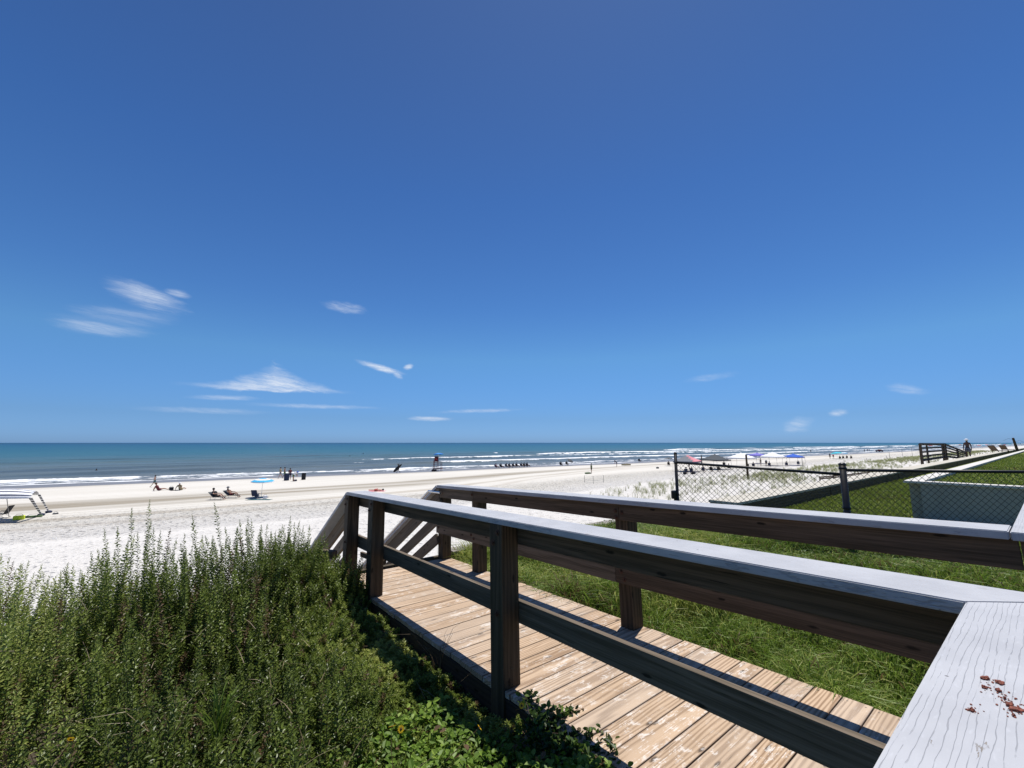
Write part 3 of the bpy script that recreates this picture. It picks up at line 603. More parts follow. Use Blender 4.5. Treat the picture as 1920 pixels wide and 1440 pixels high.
# ------------------------------------------------------------------ chain link fence
def fence():
    P1 = Vector((5.79, 3.45, 0)); P2 = Vector((6.10, 1.54, 0)); P4 = Vector((9.02, -1.72, 0))
    ft = thing('chain_link_fence', (6.22, 1.57, 3.85), 'black chain link fence between the boardwalk and the mown lawn', 'fence'); L = ft.location; TM = Matrix.Translation(-L)
    zt = CAMZ - .285
    def fpost(p, top, r):
        bm = bmesh.new(); tube(bm, [Vector((p.x, p.y, 3.4)), Vector((p.x, p.y, top))], r, 16)
        tube(bm, [Vector((p.x, p.y, top - .02)), Vector((p.x, p.y, top - .002)), Vector((p.x, p.y, top + .012))], [r * 1.15, r * 1.1, r * .5], 16)
        for z in (4.3, 4.65, zt - .02): tube(bm, [Vector((p.x, p.y, z)), Vector((p.x, p.y, z + .022))], r * 1.18, 16)
        return bm_obj('post', bm, M_BLACK, ft, TM, True)
    fpost(P1, CAMZ - .150, .022); fpost(P2, CAMZ - .240, .034); fpost(P4, CAMZ - .28, .03)
    spans = [(P1, P2, zt, zt - .078), (P2, P4, zt - .03, zt - .03)]
    for (a, b, za, zb) in spans:
        bm = bmesh.new(); tube(bm, [Vector((a.x, a.y, za)), Vector((b.x, b.y, zb))], .017, 12); bm_obj('top_rail', bm, M_BLACK, ft, TM, True)
        bm = bmesh.new(); tube(bm, [Vector((a.x, a.y, 4.15)), Vector((b.x, b.y, 4.15))], .003, 5); bm_obj('tension_wire', bm, M_BLACK, ft, TM)
        # woven mesh: zig-zag wires
        ln = (b - a).length; d = (b - a).normalized(); nrm = Vector((-d.y, d.x, 0)); pz = .072; bm = bmesh.new()
        n = int(ln / (pz / 2)); H = 1.0
        for k in range(-int(H / pz * 2) - 2, n + 2):
            for sg in (1, -1):
                pts = []
                # straight diagonal wires clipped to the panel
                x0 = k * pz if sg == 1 else k * pz; m_ = 1.0
                if sg == 1: x_at = lambda z: x0 + z
                else: x_at = lambda z: x0 + H - z
                zlo = 0; zhi = H
                xl, xh = x_at(0), x_at(H)
                lo_t = 0; hi_t = 1
                for lim, up in ((0, False), (ln, True)):
                    da = xl - lim; db = xh - lim
                    if up: da, db = -da, -db
                    if da < 0 and db < 0: lo_t = 2
                    elif da < 0: lo_t = max(lo_t, da / (da - db))
                    elif db < 0: hi_t = min(hi_t, da / (da - db))
                if lo_t >= hi_t: continue
                q = []
                for tt in (lo_t, hi_t):
                    z = tt * H; x = xl + (xh - xl) * tt; f = x / ln
                    ztop = za + (zb - za) * f - .01
                    q.append(Vector((a.x, a.y, 0)) + d * x + nrm * (.0012 * sg) + Vector((0, 0, 4.13 + z / H * (ztop - 4.13))))
                tube(bm, q, .0025, 4, False)
        bm_obj('wire_mesh', bm, M_BLACK, ft, TM)
    bm = bmesh.new(); c = P1 + Vector((-.06, .02, 0)); 
    add_box(bm, (c.x, c.y, 4.66), (.085, .05, .12), bev=.02); add_box(bm, (c.x + .03, c.y, 4.57), (.03, .03, .10), bev=.006)
    bm_obj('latch_box', bm, M_BLACK, ft, TM)
fence()

# ------------------------------------------------------------------ vegetation
def basis(dirs):
    d = dirs / np.linalg.norm(dirs, axis=1, keepdims=True)
    ref = np.where(np.abs(d[:, 2:3]) > .9, np.array([[1., 0, 0]]), np.array([[0, 0, 1.]]))
    a = np.cross(d, ref); a /= np.linalg.norm(a, axis=1, keepdims=True); return d, a, np.cross(a, d)
def leaves(base, dirs, length, width, fold=.25, curl=.15, roll=None):
    "pointed oval leaves as 2 quads (folded along the midrib)"
    n = len(base); d, a, b = basis(dirs)
    ro = rng.uniform(0, 2 * np.pi, n) if roll is None else roll
    s = a * np.cos(ro)[:, None] + b * np.sin(ro)[:, None]; nn = np.cross(s, d)
    L = length[:, None]; Wd = width[:, None]
    tip = base + d * L - nn * L * curl; q1 = base + d * L * .35; q2 = base + d * L * .72 - nn * L * curl * .35
    l1 = q1 + s * Wd * .5 + nn * Wd * fold; l2 = q2 + s * Wd * .42 + nn * Wd * fold
    r1 = q1 - s * Wd * .5 + nn * Wd * fold; r2 = q2 - s * Wd * .42 + nn * Wd * fold
    # hexagon outlines split along the midrib
    A = np.stack([base, l1, l2, tip], 1); B = np.stack([base, tip, r2, r1], 1)
    return np.concatenate([A, B], 0)
def ribbons(pts, wid):
    "blades: pts (n,k,3), wid (n,k); quads between the k stations, side vector horizontal"
    n, k, _ = pts.shape; t = pts[:, -1] - pts[:, 0]
    side = np.stack([np.cos(rng.uniform(0, 2 * np.pi, n)), np.sin(rng.uniform(0, 2 * np.pi, n)), np.zeros(n)], 1)
    side = side - t * (np.sum(side * t, 1) / np.maximum(np.sum(t * t, 1), 1e-9))[:, None]
    side /= np.linalg.norm(side, axis=1, keepdims=True)
    Lf = pts + side[:, None] * wid[..., None] / 2; Rt = pts - side[:, None] * wid[..., None] / 2
    q = [np.stack([Lf[:, i], Lf[:, i + 1], Rt[:, i + 1], Rt[:, i]], 1) for i in range(k - 1)]
    return np.concatenate(q, 0), k - 1

def canopy(x, y):
    "height of the shrub canopy above the ground, x along shore (u), y seaward (s)"
    h = .20 + .42 * sm(1.6 - x, 0, 1.3)
    h = h + .40 * sm(y, 3.0, 4.4) * sm(.95 - x, 0, .6)
    h = h * (1 - .50 * sm(x, .75, 1.35) * sm(3.9 - y, 0, .8)) + .40 * sm(y, 4.4, 5.0) * sm(x, .3, .9) * (1 - .75 * sm(x, 1.5, 1.72))
    h = h * (1 - .42 * sm(2.2 - y, 0, 1.6))
    h = h - .10 * sm(x, 1.5, 1.74)
    return np.maximum(.20, h)
def shrubs():
    # plants: each a cluster of upright shoots that fan out from one base
    x0, x1, y0, y1 = -5.2, 1.72, .30, 5.60
    NP = int((x1 - x0) * (y1 - y0) * 30)
    PX_ = rng.uniform(x0, x1, NP); PY_ = rng.uniform(y0, y1, NP)
    NE = 620; PX_ = np.append(PX_, rng.uniform(.95, 1.73, NE)); PY_ = np.append(PY_, rng.uniform(1.7, 5.55, NE)); NP += NE
    f = fy_(PX_, PY_); r = PX_ * RGT.x + PY_ * RGT.y
    vine = (PX_ > .62 + .22 * np.sin(PY_ * 5)) & (PY_ < 1.9) & (rng.uniform(0, 1, NP) < .93)
    gap = fbm(PX_ * 1.5, PY_ * 1.5, 35)
    k = (f > .4) & (r / np.maximum(f, .1) > -1.5) & ~vine & ~((gap < .30) & (PY_ < 4.2) & (PX_ < .9))
    PX_, PY_ = PX_[k], PY_[k]; NP = len(PX_)
    PH = canopy(PX_, PY_) * np.clip(rng.normal(.86, .22, NP) + 1.0 * (fbm(PX_ * 1.9, PY_ * 1.9, 33) - .47), .4, 1.45)
    ptone = np.clip(.45 + 1.6 * (fbm(PX_ * 1.1 + 7, PY_ * 1.1, 37) - .47) + .16 * sm(PX_, .2, 1.4) + rng.normal(0, .12, NP), 0, 1)
    ns = rng.integers(9, 17, NP); pid = np.repeat(np.arange(NP), ns); N = len(pid)
    az = rng.uniform(0, 2 * np.pi, N); rad = np.sqrt(rng.uniform(0, 1, N))
    spread = .24 * PH[pid] + .035
    bx = PX_[pid] + np.cos(az) * rad * .04; by = PY_[pid] + np.sin(az) * rad * .04
    H = PH[pid] * (1 - .38 * rad ** 1.5) * rng.uniform(.82, 1.06, N)
    plean = rng.normal(0, .14, (NP, 2))[pid]
    tx = bx + np.cos(az) * rad * spread * 1.25 + plean[:, 0] * H; ty = by + np.sin(az) * rad * spread * 1.25 + plean[:, 1] * H
    tx = np.minimum(tx, 1.76)
    Z = dune_z(bx, by); bot = np.stack([bx, by, Z], 1); top = np.stack([tx, ty, Z + H], 1)
    # shoots leave the base outwards and then turn upright
    mid = np.stack([bx + (tx - bx) * .72, by + (ty - by) * .72, Z + H * .5], 1) + rng.normal(0, .008, (N, 3))
    P = np.stack([bot, mid, top], 1); Wd = np.stack([np.full(N, .0045), np.full(N, .0034), np.full(N, .0014)], 1)
    q, k = ribbons(P, Wd); q2, _ = ribbons(P, Wd)
    st = np_mesh('shrub_stems', np.concatenate([q, q2]), 4, M_STEM); tag(st, 'thin brown woody stems inside the dune shrubs', 'shrub', kind='stuff')
    LB, LD, LL, LW, LR = [], [], [], [], []
    per = 92; tone = ptone[pid]; dead = rng.uniform(0, 1, N) < .045; far = sm(fy_(bx, by), 2.2, 4.5)
    cover = np.clip(.52 / H, .45, .92)
    for j in range(per):
        f = 1 - (j / per) * cover
        a = j * 2.399 + bx * 31
        m_ = rng.uniform(0, 1, N) < .93
        ctr = np.where((f > .5)[:, None], mid + (top - mid) * ((f - .5) * 2)[:, None], bot + (mid - bot) * (f * 2)[:, None])
        ca, sa = np.cos(a), np.sin(a)
        tip = sm(f, .90, 1.0)
        d = np.stack([ca, sa, .50 + 2.0 * tip + rng.normal(0, .25, N)], 1)
        ln = (.0225 - .012 * tip) * rng.uniform(.7, 1.25, N) * (1 + .12 * far)
        b = ctr + np.stack([ca, sa, 0 * ca], 1) * .002
        LB.append(b[m_]); LD.append(d[m_]); LL.append(ln[m_]); LW.append((ln * (.42 + .06 * far))[m_]); LR.append(np.where(dead, rng.uniform(0, .02, N), np.clip(tone + rng.normal(0, .13, N) + .12 * tip, .03, 1))[m_])
    B, D, LN, LWd, RR = map(np.concatenate, (LB, LD, LL, LW, LR))
    print('shoots', N, 'leaves', len(B))
    q = leaves(B, D, LN, LWd, roll=rng.normal(0, .55, len(B)))
    o = np_mesh('dune_shrubs', q, 4, M_SHRUB, attrs={'rnd': np.tile(RR, 2)})
    tag(o, 'dense dark green small-leaved dune shrubs with upright shoots left of the boardwalk', 'shrub', kind='stuff')
def fy_(X, Y): return X * math.sin(HEAD) + Y * math.cos(HEAD)
shrubs()

def straw():
    "dry twigs and dead stalks among the shrubs"
    N = 1500; X = rng.uniform(-3.5, 1.7, N); Y = rng.uniform(.5, 5.5, N); Z = dune_z(X, Y) + canopy(X, Y) * rng.uniform(.2, .85, N)
    d = rng.normal(0, 1, (N, 3)); d[:, 2] = np.abs(d[:, 2]) * .5; d /= np.linalg.norm(d, axis=1, keepdims=True)
    ln = rng.uniform(.06, .22, N)[:, None]; p0 = np.stack([X, Y, Z], 1)
    P = np.stack([p0, p0 + d * ln * .5 + [[0, 0, .01]], p0 + d * ln], 1)
    q, k = ribbons(P, np.tile([[.003, .0028, .001]], (N, 1)))
    o = np_mesh('dry_twigs', q, 4, M_DRY, attrs={'rnd': np.tile(rng.uniform(0, 1, N), k)}); tag(o, 'scattered dry straw twigs among the dune shrubs', 'twigs', kind='stuff')
straw()

def vine_patch(name, label, area, n, hmax, size, mat, zf, tall_edge=False, dens_mask=None, cat='ground cover', llen=None):
    X = rng.uniform(area[0], area[1], n); Y = rng.uniform(area[2], area[3], n)
    k = np.ones(n, bool) if dens_mask is None else dens_mask(X, Y)
    X, Y = X[k], Y[k]; n = len(X)
    hh = hmax(X, Y) if callable(hmax) else hmax * np.ones(n)
    Z = zf(X, Y) + hh * np.sqrt(rng.uniform(0.02, 1, n))
    az = rng.uniform(0, 2 * np.pi, n); el = rng.normal(.35, .35, n)
    d = np.stack([np.cos(az) * np.cos(el), np.sin(az) * np.cos(el), np.sin(el)], 1)
    ln = size * rng.uniform(.55, 1.35, n)
    dd, a, b = basis(d)
    # roll so that the leaf's face looks up
    q = leaves(np.stack([X, Y, Z], 1), d, ln, ln * .62, .12, .22, roll=rng.normal(0, .5, n))
    o = np_mesh(name, q, 4, mat, attrs={'rnd': np.tile(np.clip(rng.normal(.5, .25, n) + .9 * (fbm(X * 3, Y * 3, 41) - .47), 0, 1), 2)})
    return tag(o, label, cat, kind='stuff')
vine_patch('broad_leaf_ground_cover', 'bright green broad-leaved ground cover with a few yellow flowers at the bottom of the shrubs', (.25, 1.76, .2, 2.6), 24000,
           lambda x, y: .34 - .12 * sm(y, 1.4, 2.4) - .05 * sm(x, 1.4, 1.7) + .10 * (fbm(x * 5, y * 5, 43) - .47) * 2, .036, M_VINE, dune_z,
           dens_mask=lambda X, Y: (X > .52 + .22 * np.sin(Y * 5) + .3 * sm(Y, 1.6, 2.6)) & ~((X > 1.5) & (Y > 2.1)))

def blades(name, label, X, Y, zf, hgt, wid, bend, mat, tone, cat='grass', kind='stuff', parent=None):
    n = len(X); Z = zf(X, Y); az = rng.uniform(0, 2 * np.pi, n); l = rng.uniform(.2, 1.0, n) * bend
    dx = np.cos(az) * l; dy = np.sin(az) * l
    p0 = np.stack([X, Y, Z], 1); H = hgt
    p = [p0, p0 + np.stack([dx * H * .18, dy * H * .18, H * .42], 1), p0 + np.stack([dx * H * .5, dy * H * .5, H * .78], 1), p0 + np.stack([dx * H * 1.0, dy * H * 1.0, H * (1 - .18 * l)], 1)]
    q, k = ribbons(np.stack(p, 1), np.stack([wid, wid * .95, wid * .7, wid * .08], 1))
    o = np_mesh(name, q, 4, mat, parent, attrs={'rnd': np.tile(np.clip(tone, 0, 1), k)})
    if parent is None: tag(o, label, cat, kind=kind)
    return o
def inview(X, Y, z=4.0, m=120):
    P = np.stack([X, Y, np.full_like(X, z) - CAMZ], 1); f = P @ np.array(FWD); px = 960 + FPX * (P @ np.array(RGT)) / np.maximum(f, .05); py = 720 - FPX * (P @ np.array(UPV)) / np.maximum(f, .05)
    return (f > .1) & (px > -m) & (px < 1920 + m) & (py < 1440 + m)
# long grass beside the deck
n = 78000; X = 3.27 + rng.uniform(0, 1, n) ** 1.3 * 4.6; Y = rng.uniform(-.6, 5.65, n); k = inview(X, Y, m=300); X, Y = X[k], Y[k]
cl = fbm(X * 1.6, Y * 1.6, 51); hg = (.11 + .24 * sm(cl, .3, .65)) * rng.uniform(.6, 1.25, len(X)) * (1 - .55 * sm(X, 4.6, 6.0)); hg *= .55 + .45 * sm(X, 3.28, 3.55)
blades('long_grass', 'long bright green grass growing beside the right edge of the boardwalk', X, Y, lawn_z, hg, rng.uniform(.0045, .0095, len(X)), 1.3, M_GRASS,
       rng.normal(.42, .26, len(X)) + .8 * (fbm(X * .9, Y * .9, 53) - .47) + .35 * sm(fbm(X * .7 + 4, Y * .7, 57), .52, .66))
vine_patch('low_creeper', 'low leafy creepers between the boardwalk rail and the fence', (3.4, 7.6, 0, 5.66), 42000, lambda x, y: .10 + .05 * np.sin(x * 3), .030, M_CREEP, lawn_z,
           dens_mask=lambda X, Y: (fbm(X * .9, Y * .9, 55) + .25 * sm(Y, 3.0, 5.0) > .50) & inview(X, Y))
# mown lawn
n = 150000; r_ = rng.uniform(0, 1, n); X = 5.6 + 16 * r_ ** 1.6; Y = rng.uniform(-2.5, 3.42, n); k = inview(X, Y) & ~((X > 9.58) & (Y < 1.63)); X, Y = X[k], Y[k]
blades('mown_lawn_grass', 'short mown grass on the lawn beyond the chain link fence', X, Y, lawn_z, rng.uniform(.02, .05, len(X)) * (1 + .02 * X), rng.uniform(.004, .007, len(X)) * (1 + .05 * X), 1.0, M_MOWN,
       rng.normal(.45, .2, len(X)) + .9 * (fbm(X * 1.2, Y * 1.2, 58) - .47))
n = 60000; X = 9.84 + 30 * rng.uniform(0, 1, n) ** 1.8; Y = 1.39 - rng.uniform(0, 1, n) ** 1.2 * 9; k = inview(X, Y, 4.6); X, Y = X[k], Y[k]
blades('raised_lawn_grass', 'short grass on the raised lawn above the grey concrete wall', X, Y, lambda x, y: 4.69 + 0 * x, rng.uniform(.03, .06, len(X)), rng.uniform(.008, .014, len(X)), 1.0, M_MOWN,
       rng.normal(.45, .2, len(X)) + .9 * (fbm(X * .5, Y * .5, 59) - .47))
# dune grass (sea oats) in loose rows on the upper beach
def oats():
    XS, YS, HS = [], [], []
    nt = 5200; X = 24 + 330 * rng.uniform(0, 1, nt) ** 1.5; Yc = np.interp(X, [20, 33, 50, 80, 170, 400], [17, 21, 23, 24, 25, 25])
    Y = Yc + rng.normal(0, 2.6, nt) * np.interp(X, [20, 80, 400], [1.2, 1.4, 1.0])
    k = rng.uniform(0, 1, nt) < (.20 + .8 * sm(fbm(X * .12, Y * .3, 61), .33, .55)) * np.interp(X, [20, 30, 42, 60], [.10, .22, .8, 1]); X, Y = X[k], Y[k]
    for x, y in zip(X, Y):
        m_ = random.randint(8, 14); XS.append(x + rng.normal(0, .10, m_)); YS.append(y + rng.normal(0, .10, m_)); HS.append(rng.uniform(.25, .62, m_))
    XS, YS, HS = map(np.concatenate, (XS, YS, HS))
    blades('dune_grass', 'pale green dune grass tufts on the upper beach beyond the fence', XS, YS, sand_z, HS, rng.uniform(.010, .020, len(XS)) * (1 + XS / 140), .9, M_OATS, rng.normal(.4, .25, len(XS)))
    # a few tufts by the bulkhead and stairs
    nt = 60; XS, YS, HS = [], [], []
    for _ in range(nt):
        x = random.uniform(4.0, 6.4); y = random.uniform(5.95, 7.2); m_ = 14
        XS.append(x + rng.normal(0, .05, m_)); YS.append(y + rng.normal(0, .05, m_)); HS.append(rng.uniform(.5, 2.35, m_))
    XS, YS, HS = map(np.concatenate, (XS, YS, HS))
    blades('tall_beach_grass', 'thin upright grass stalks behind the grey cap of the bulkhead', XS, YS, lambda x, y: 1.7 + 0 * x, HS, np.full(len(XS), .006), .12, M_SHRUB, rng.normal(.6, .2, len(XS)))
oats()
def flower(px, py, z, s, tilt, lab):
    p = at(px, py, z); f = thing('yellow_flower', p, lab, 'flower', 'yellow flowers in the ground cover')
    f.rotation_euler = (tilt, .2, random.uniform(0, 6))
    V = []
    for k in range(13):
        a = k * 2 * math.pi / 13; c, sn = math.cos(a), math.sin(a); w_ = .24 * s
        V.append([(c * s * .3, sn * s * .3, 0), (c * s * .7 - sn * w_, sn * s * .7 + c * w_, .12 * s), (c * s * 1.05, sn * s * 1.05, .05 * s), (c * s * .7 + sn * w_, sn * s * .7 - c * w_, .12 * s)])
    np_mesh('petals', np.array(V), 4, M_PETAL, f)
    bm = bmesh.new(); bmesh.ops.create_icosphere(bm, subdivisions=2, radius=s * .36, matrix=Matrix.Diagonal((1, 1, .6, 1))); bm_obj('flower_centre', bm, M_DISC, f, smooth=True)
    bm = bmesh.new(); tube(bm, [(0, 0, 0), (.01, 0, -.08), (0, .01, -.2)], .0015, 5); bm_obj('flower_stem', bm, M_VINE, f)
flower(735, 1362, 4.03, .018, .5, 'yellow daisy-like flower, the left one of a close pair in the ground cover')
flower(752, 1367, 4.02, .017, 1.0, 'side-on yellow flower, the right one of the close pair in the ground cover')
flower(899, 1364, 4.00, .015, .9, 'small yellow flower alone in the middle of the bright ground cover')
flower(978, 1323, 3.95, .016, .9, 'yellow flower in dark shade against the edge of the deck')
flower(133, 1386, 4.07, .015, 1.0, 'yellow flower low in the shrubs near the bottom left corner')
def tuft(name, px, py, z, n, h, w_, lab, mat, tone):
    p = at(px, py, z); th = thing(name, p, lab, 'grass tuft')
    blades('blade_cluster', '', rng.normal(0, .015, n), rng.normal(0, .015, n), lambda x, y: 0 * x, rng.uniform(.5, 1, n) * h, np.full(n, w_), 1.0, mat, rng.normal(tone, .15, n), parent=th)
tuft('grass_tuft', 408, 1385, 3.95, 26, .27, .008, 'spiky tuft of broad pale green blades in a gap of the shrubs', M_GRASS, .25)
tuft('grass_tuft', 945, 1330, 3.66, 12, .40, .0035, 'few thin dry stalks standing in front of the middle left post', M_DRY, .6)
tuft('grass_tuft', 820, 1260, 3.66, 16, .42, .0035, 'thin straggling stalks leaning on the left edge of the deck', M_DRY, .3)
tuft('grass_tuft', 300, 1440, 3.85, 14, .40, .004, 'long arching dry stalks at the bottom edge of the shrubs', M_DRY, .7)
def climber(px, py, lab, n, spread, seed, z=3.895):
    "a dark vine reaching over the deck edge"
    r2 = np.random.default_rng(seed); p = at(px, py, 3.86); p.x = 1.70; th = thing('deck_edge_vine', (p.x, p.y, 3.84), lab, 'vine', 'dark vines at the left edge of the deck')
    B, D = [], []; bm = bmesh.new()
    for i in range(max(4, n // 14)):
        a = r2.uniform(-1.2, 1.0); q = Vector((r2.normal(-.03, .03), r2.normal(0, spread), -.05)); pts = [q.copy()]
        for k in range(7):
            q = q + Vector((math.cos(a) * .036, math.sin(a) * .05, .030 - .007 * k)) + Vector(r2.normal(0, .006, 3)); pts.append(q.copy())
            for _ in range(6): B.append(np.array(q) + r2.normal(0, .012, 3)); e = r2.normal(0, 1, 3); e[2] = abs(e[2]) * .5; D.append(e)
        tube(bm, pts, [.003] * 4 + [.0015] * 4, 5)
    B = np.array(B); D = np.array(D); ln = r2.uniform(.022, .044, len(B))
    bm_obj('vine_stem', bm, M_STEM, th)
    np_mesh('vine_leaves', leaves(B, D, ln, ln * .6, .1, .2), 4, M_DVINE, th, attrs={'rnd': np.tile(r2.uniform(0, 1, len(B)), 2)})
climber(1030, 1350, 'leafy dark vine spilling onto the boards just right of the middle left post', 170, .06, 1)
climber(1105, 1350, 'dark vine with toothed leaves lying over the deck boards, middle of the three', 150, .05, 2)
climber(1195, 1432, 'small dark vine on the deck edge at the bottom of the photo', 80, .04, 3)

# ------------------------------------------------------------------ beach people and things
SK1 = plain('tanned_skin', (.30, .15, .09), .6, .1, 20); SK2 = plain('fair_skin', (.50, .30, .21), .6, .1, 20); SK3 = plain('dark_skin', (.12, .06, .04), .6, .1, 20)
HAIRD = plain('dark_hair', (.02, .014, .01), .6, .2, 60); HAIRB = plain('brown_hair', (.10, .055, .03), .6, .2, 60)
COLS = {k: plain('cloth_' + k, c, .8, .12, 15) for k, c in dict(black=(.015, .015, .018), navy=(.02, .03, .07), teal=(.03, .10, .11), white=(.75, .75, .76), red=(.45, .03, .03), pink=(.65, .25, .28), grey=(.16, .17, .19), darkgrey=(.06, .07, .08),
        blue=(.02, .10, .50), skyblue=(.05, .38, .62), turquoise=(.03, .50, .52), purple=(.16, .14, .48), green=(.10, .16, .07), yellow=(.70, .80, .05), khaki=(.30, .26, .16), orange=(.65, .20, .04), maroon=(.12, .02, .03)).items()}
M_FRAME = plain('chair_frame_metal', (.25, .25, .26), .4, .1, 20, .7)
M_WHITEP = plain('white_plastic', (.78, .78, .78), .4, .05, 20)
def stripe_mat(name, a, b, sc, axis='X'):
    m, t = newmat(name); tc = t.a('ShaderNodeTexCoord').outputs['Object']
    wv = t.a('ShaderNodeTexWave', {'Vector': tc, 'Scale': sc, 'Distortion': 0.0}, wave_type='BANDS', bands_direction=axis).outputs[1]
    finish(t, t.mix(t.ss(wv, .45, .55), a, b), .8, transl=.15); return m
M_STRIPEL = stripe_mat('navy_white_leg_stripes', (.80, .80, .82), (.03, .035, .06), 1.5, 'Z')
_tmpcol = COL
def skin_body(J, name):
    "one continuous skinned body from joints: name -> (pos, radius); limbs are chains"
    me = bpy.data.meshes.new('tmp'); names = list(J); idx = {k: i for i, k in enumerate(names)}
    E = [('hip', 'belly'), ('belly', 'chest'), ('chest', 'neck'), ('neck', 'chin'), ('chin', 'head')]
    for s in 'LR': E += [('chest', 'sh' + s), ('sh' + s, 'el' + s), ('el' + s, 'wr' + s), ('wr' + s, 'ha' + s), ('hip', 'th' + s), ('th' + s, 'kn' + s), ('kn' + s, 'an' + s), ('an' + s, 'to' + s)]
    me.from_pydata([J[k][0] for k in names], [(idx[a], idx[b]) for a, b in E], [])
    o = bpy.data.objects.new('tmp', me); COL.objects.link(o)
    md = o.modifiers.new('s', 'SKIN'); sv = me.skin_vertices[0].data
    for k, i in idx.items():
        r = J[k][1]; sv[i].radius = r if isinstance(r, tuple) else (r, r)
    sv[idx['hip']].use_root = True
    ss_ = o.modifiers.new('u', 'SUBSURF'); ss_.levels = 1; ss_.render_levels = 1
    bpy.context.view_layer.update(); dg = bpy.context.evaluated_depsgraph_get()
    m2 = bpy.data.meshes.new_from_object(o.evaluated_get(dg)); m2.name = name
    m2.polygons.foreach_set('use_smooth', [True] * len(m2.polygons))
    bpy.data.objects.remove(o); bpy.data.meshes.remove(me); return m2
POSE = {}
def joints(pose, H=1.72):
    V = Vector; k = H / 1.72
    b = dict(hip=V((0, 0, .95)), belly=V((0, .0, 1.12)), chest=V((0, .0, 1.36)), neck=V((0, 0, 1.49)), chin=V((0, .015, 1.56)), head=V((0, .01, 1.64)),
             shL=V((-.17, 0, 1.40)), elL=V((-.23, 0, 1.12)), wrL=V((-.24, .06, .88)), haL=V((-.24, .08, .80)), shR=V((.17, 0, 1.40)), elR=V((.23, 0, 1.12)), wrR=V((.24, .06, .88)), haR=V((.24, .08, .80)),
             thL=V((-.09, 0, .86)), knL=V((-.10, .01, .48)), anL=V((-.10, -.01, .08)), toL=V((-.11, .14, .03)), thR=V((.09, 0, .86)), knR=V((.10, .01, .48)), anR=V((.10, -.01, .08)), toR=V((.11, .14, .03)))
    if pose in ('walk', 'run', 'surf'):
        st = .30 if pose != 'run' else .42
        b['knL'] = V((-.09, .16, .50)); b['anL'] = V((-.09, st, .10)); b['toL'] = V((-.09, st + .13, .05))
        b['knR'] = V((.09, .0, .50)); b['anR'] = V((.09, -st, .12)); b['toR'] = V((.09, -st + .12, .03))
        b['elL'] = V((-.22, -.12, 1.14)); b['wrL'] = V((-.22, -.12, .92)); b['haL'] = V((-.22, -.10, .84)); b['elR'] = V((.22, .08, 1.14)); b['wrR'] = V((.20, .22, .98)); b['haR'] = V((.19, .29, .94))
        if pose == 'run': b['elR'] = V((.33, .10, 1.26)); b['wrR'] = V((.44, .30, 1.18)); b['haR'] = V((.46, .37, 1.16)); b['elL'] = V((-.38, -.1, 1.20)); b['wrL'] = V((-.55, -.12, 1.02)); b['haL'] = V((-.6, -.12, .96))
        if pose == 'surf': b['elR'] = V((.28, .02, 1.16)); b['wrR'] = V((.24, .10, .98)); b['haR'] = V((.20, .12, .95)); b['elL'] = V((-.30, .10, 1.52)); b['wrL'] = V((-.22, .16, 1.72)); b['haL'] = V((-.18, .16, 1.78))
    if pose == 'bend':
        for kk, p in dict(belly=(0, .10, 1.08), chest=(0, .30, 1.22), neck=(0, .42, 1.27), chin=(0, .48, 1.27), head=(0, .55, 1.26), shL=(-.17, .33, 1.22), shR=(.17, .33, 1.22), elL=(-.2, .40, .95), elR=(.2, .40, .95), wrL=(-.16, .50, .74), wrR=(.16, .50, .74), haL=(-.15, .52, .66), haR=(.15, .52, .66)).items(): b[kk] = V(p)
    if pose in ('sit', 'lean', 'recline', 'chair'):
        hz = .14 if pose in ('sit', 'lean') else .34; bk = -.10 if pose != 'recline' else -.34
        if pose == 'lean': bk = -.26
        b['hip'] = V((0, 0, hz)); b['belly'] = V((0, bk * .35, hz + .18)); b['chest'] = V((0, bk * .8, hz + .42 - abs(bk) * .2)); b['neck'] = V((0, bk, hz + .56 - abs(bk) * .25)); b['chin'] = V((0, bk + .02, hz + .63 - abs(bk) * .25)); b['head'] = V((0, bk + .02, hz + .72 - abs(bk) * .25))
        ch = b['chest'] + V((0, 0, .04)); b['shL'] = ch + V((-.17, 0, 0)); b['shR'] = ch + V((.17, 0, 0))
        if pose in ('sit',):
            for s, x in (('L', -1), ('R', 1)):
                b['th' + s] = V((.09 * x, .06, hz)); b['kn' + s] = V((.13 * x, .42, .42)); b['an' + s] = V((.11 * x, .62, .08)); b['to' + s] = V((.11 * x, .76, .04))
                b['el' + s] = V((.26 * x, .12, .40)); b['wr' + s] = V((.18 * x, .34, .40)); b['ha' + s] = V((.14 * x, .40, .42))
        elif pose == 'lean':
            for s, x in (('L', -1), ('R', 1)):
                b['th' + s] = V((.09 * x, .06, hz)); b['kn' + s] = V((.12 * x, .48, .22)); b['an' + s] = V((.12 * x, .86, .08)); b['to' + s] = V((.13 * x, .92, .16))
                b['el' + s] = V((.27 * x, -.36, .34)); b['wr' + s] = V((.30 * x, -.44, .10)); b['ha' + s] = V((.30 * x, -.40, .04))
        else:
            for s, x in (('L', -1), ('R', 1)):
                b['th' + s] = V((.09 * x, .06, hz)); b['kn' + s] = V((.11 * x, .46, hz + .12)); b['an' + s] = V((.11 * x, .72, .10)); b['to' + s] = V((.11 * x, .86, .06))
                b['el' + s] = V((.27 * x, bk * .3, hz + .24)); b['wr' + s] = V((.24 * x, .22, hz + .24)); b['ha' + s] = V((.22 * x, .30, hz + .24))
        if pose == 'recline':
            for s, x in (('L', -1), ('R', 1)): b['kn' + s] = V((.12 * x, .46, hz + .16)); b['an' + s] = V((.12 * x, .82, .12)); b['to' + s] = V((.12 * x, .94, .10))
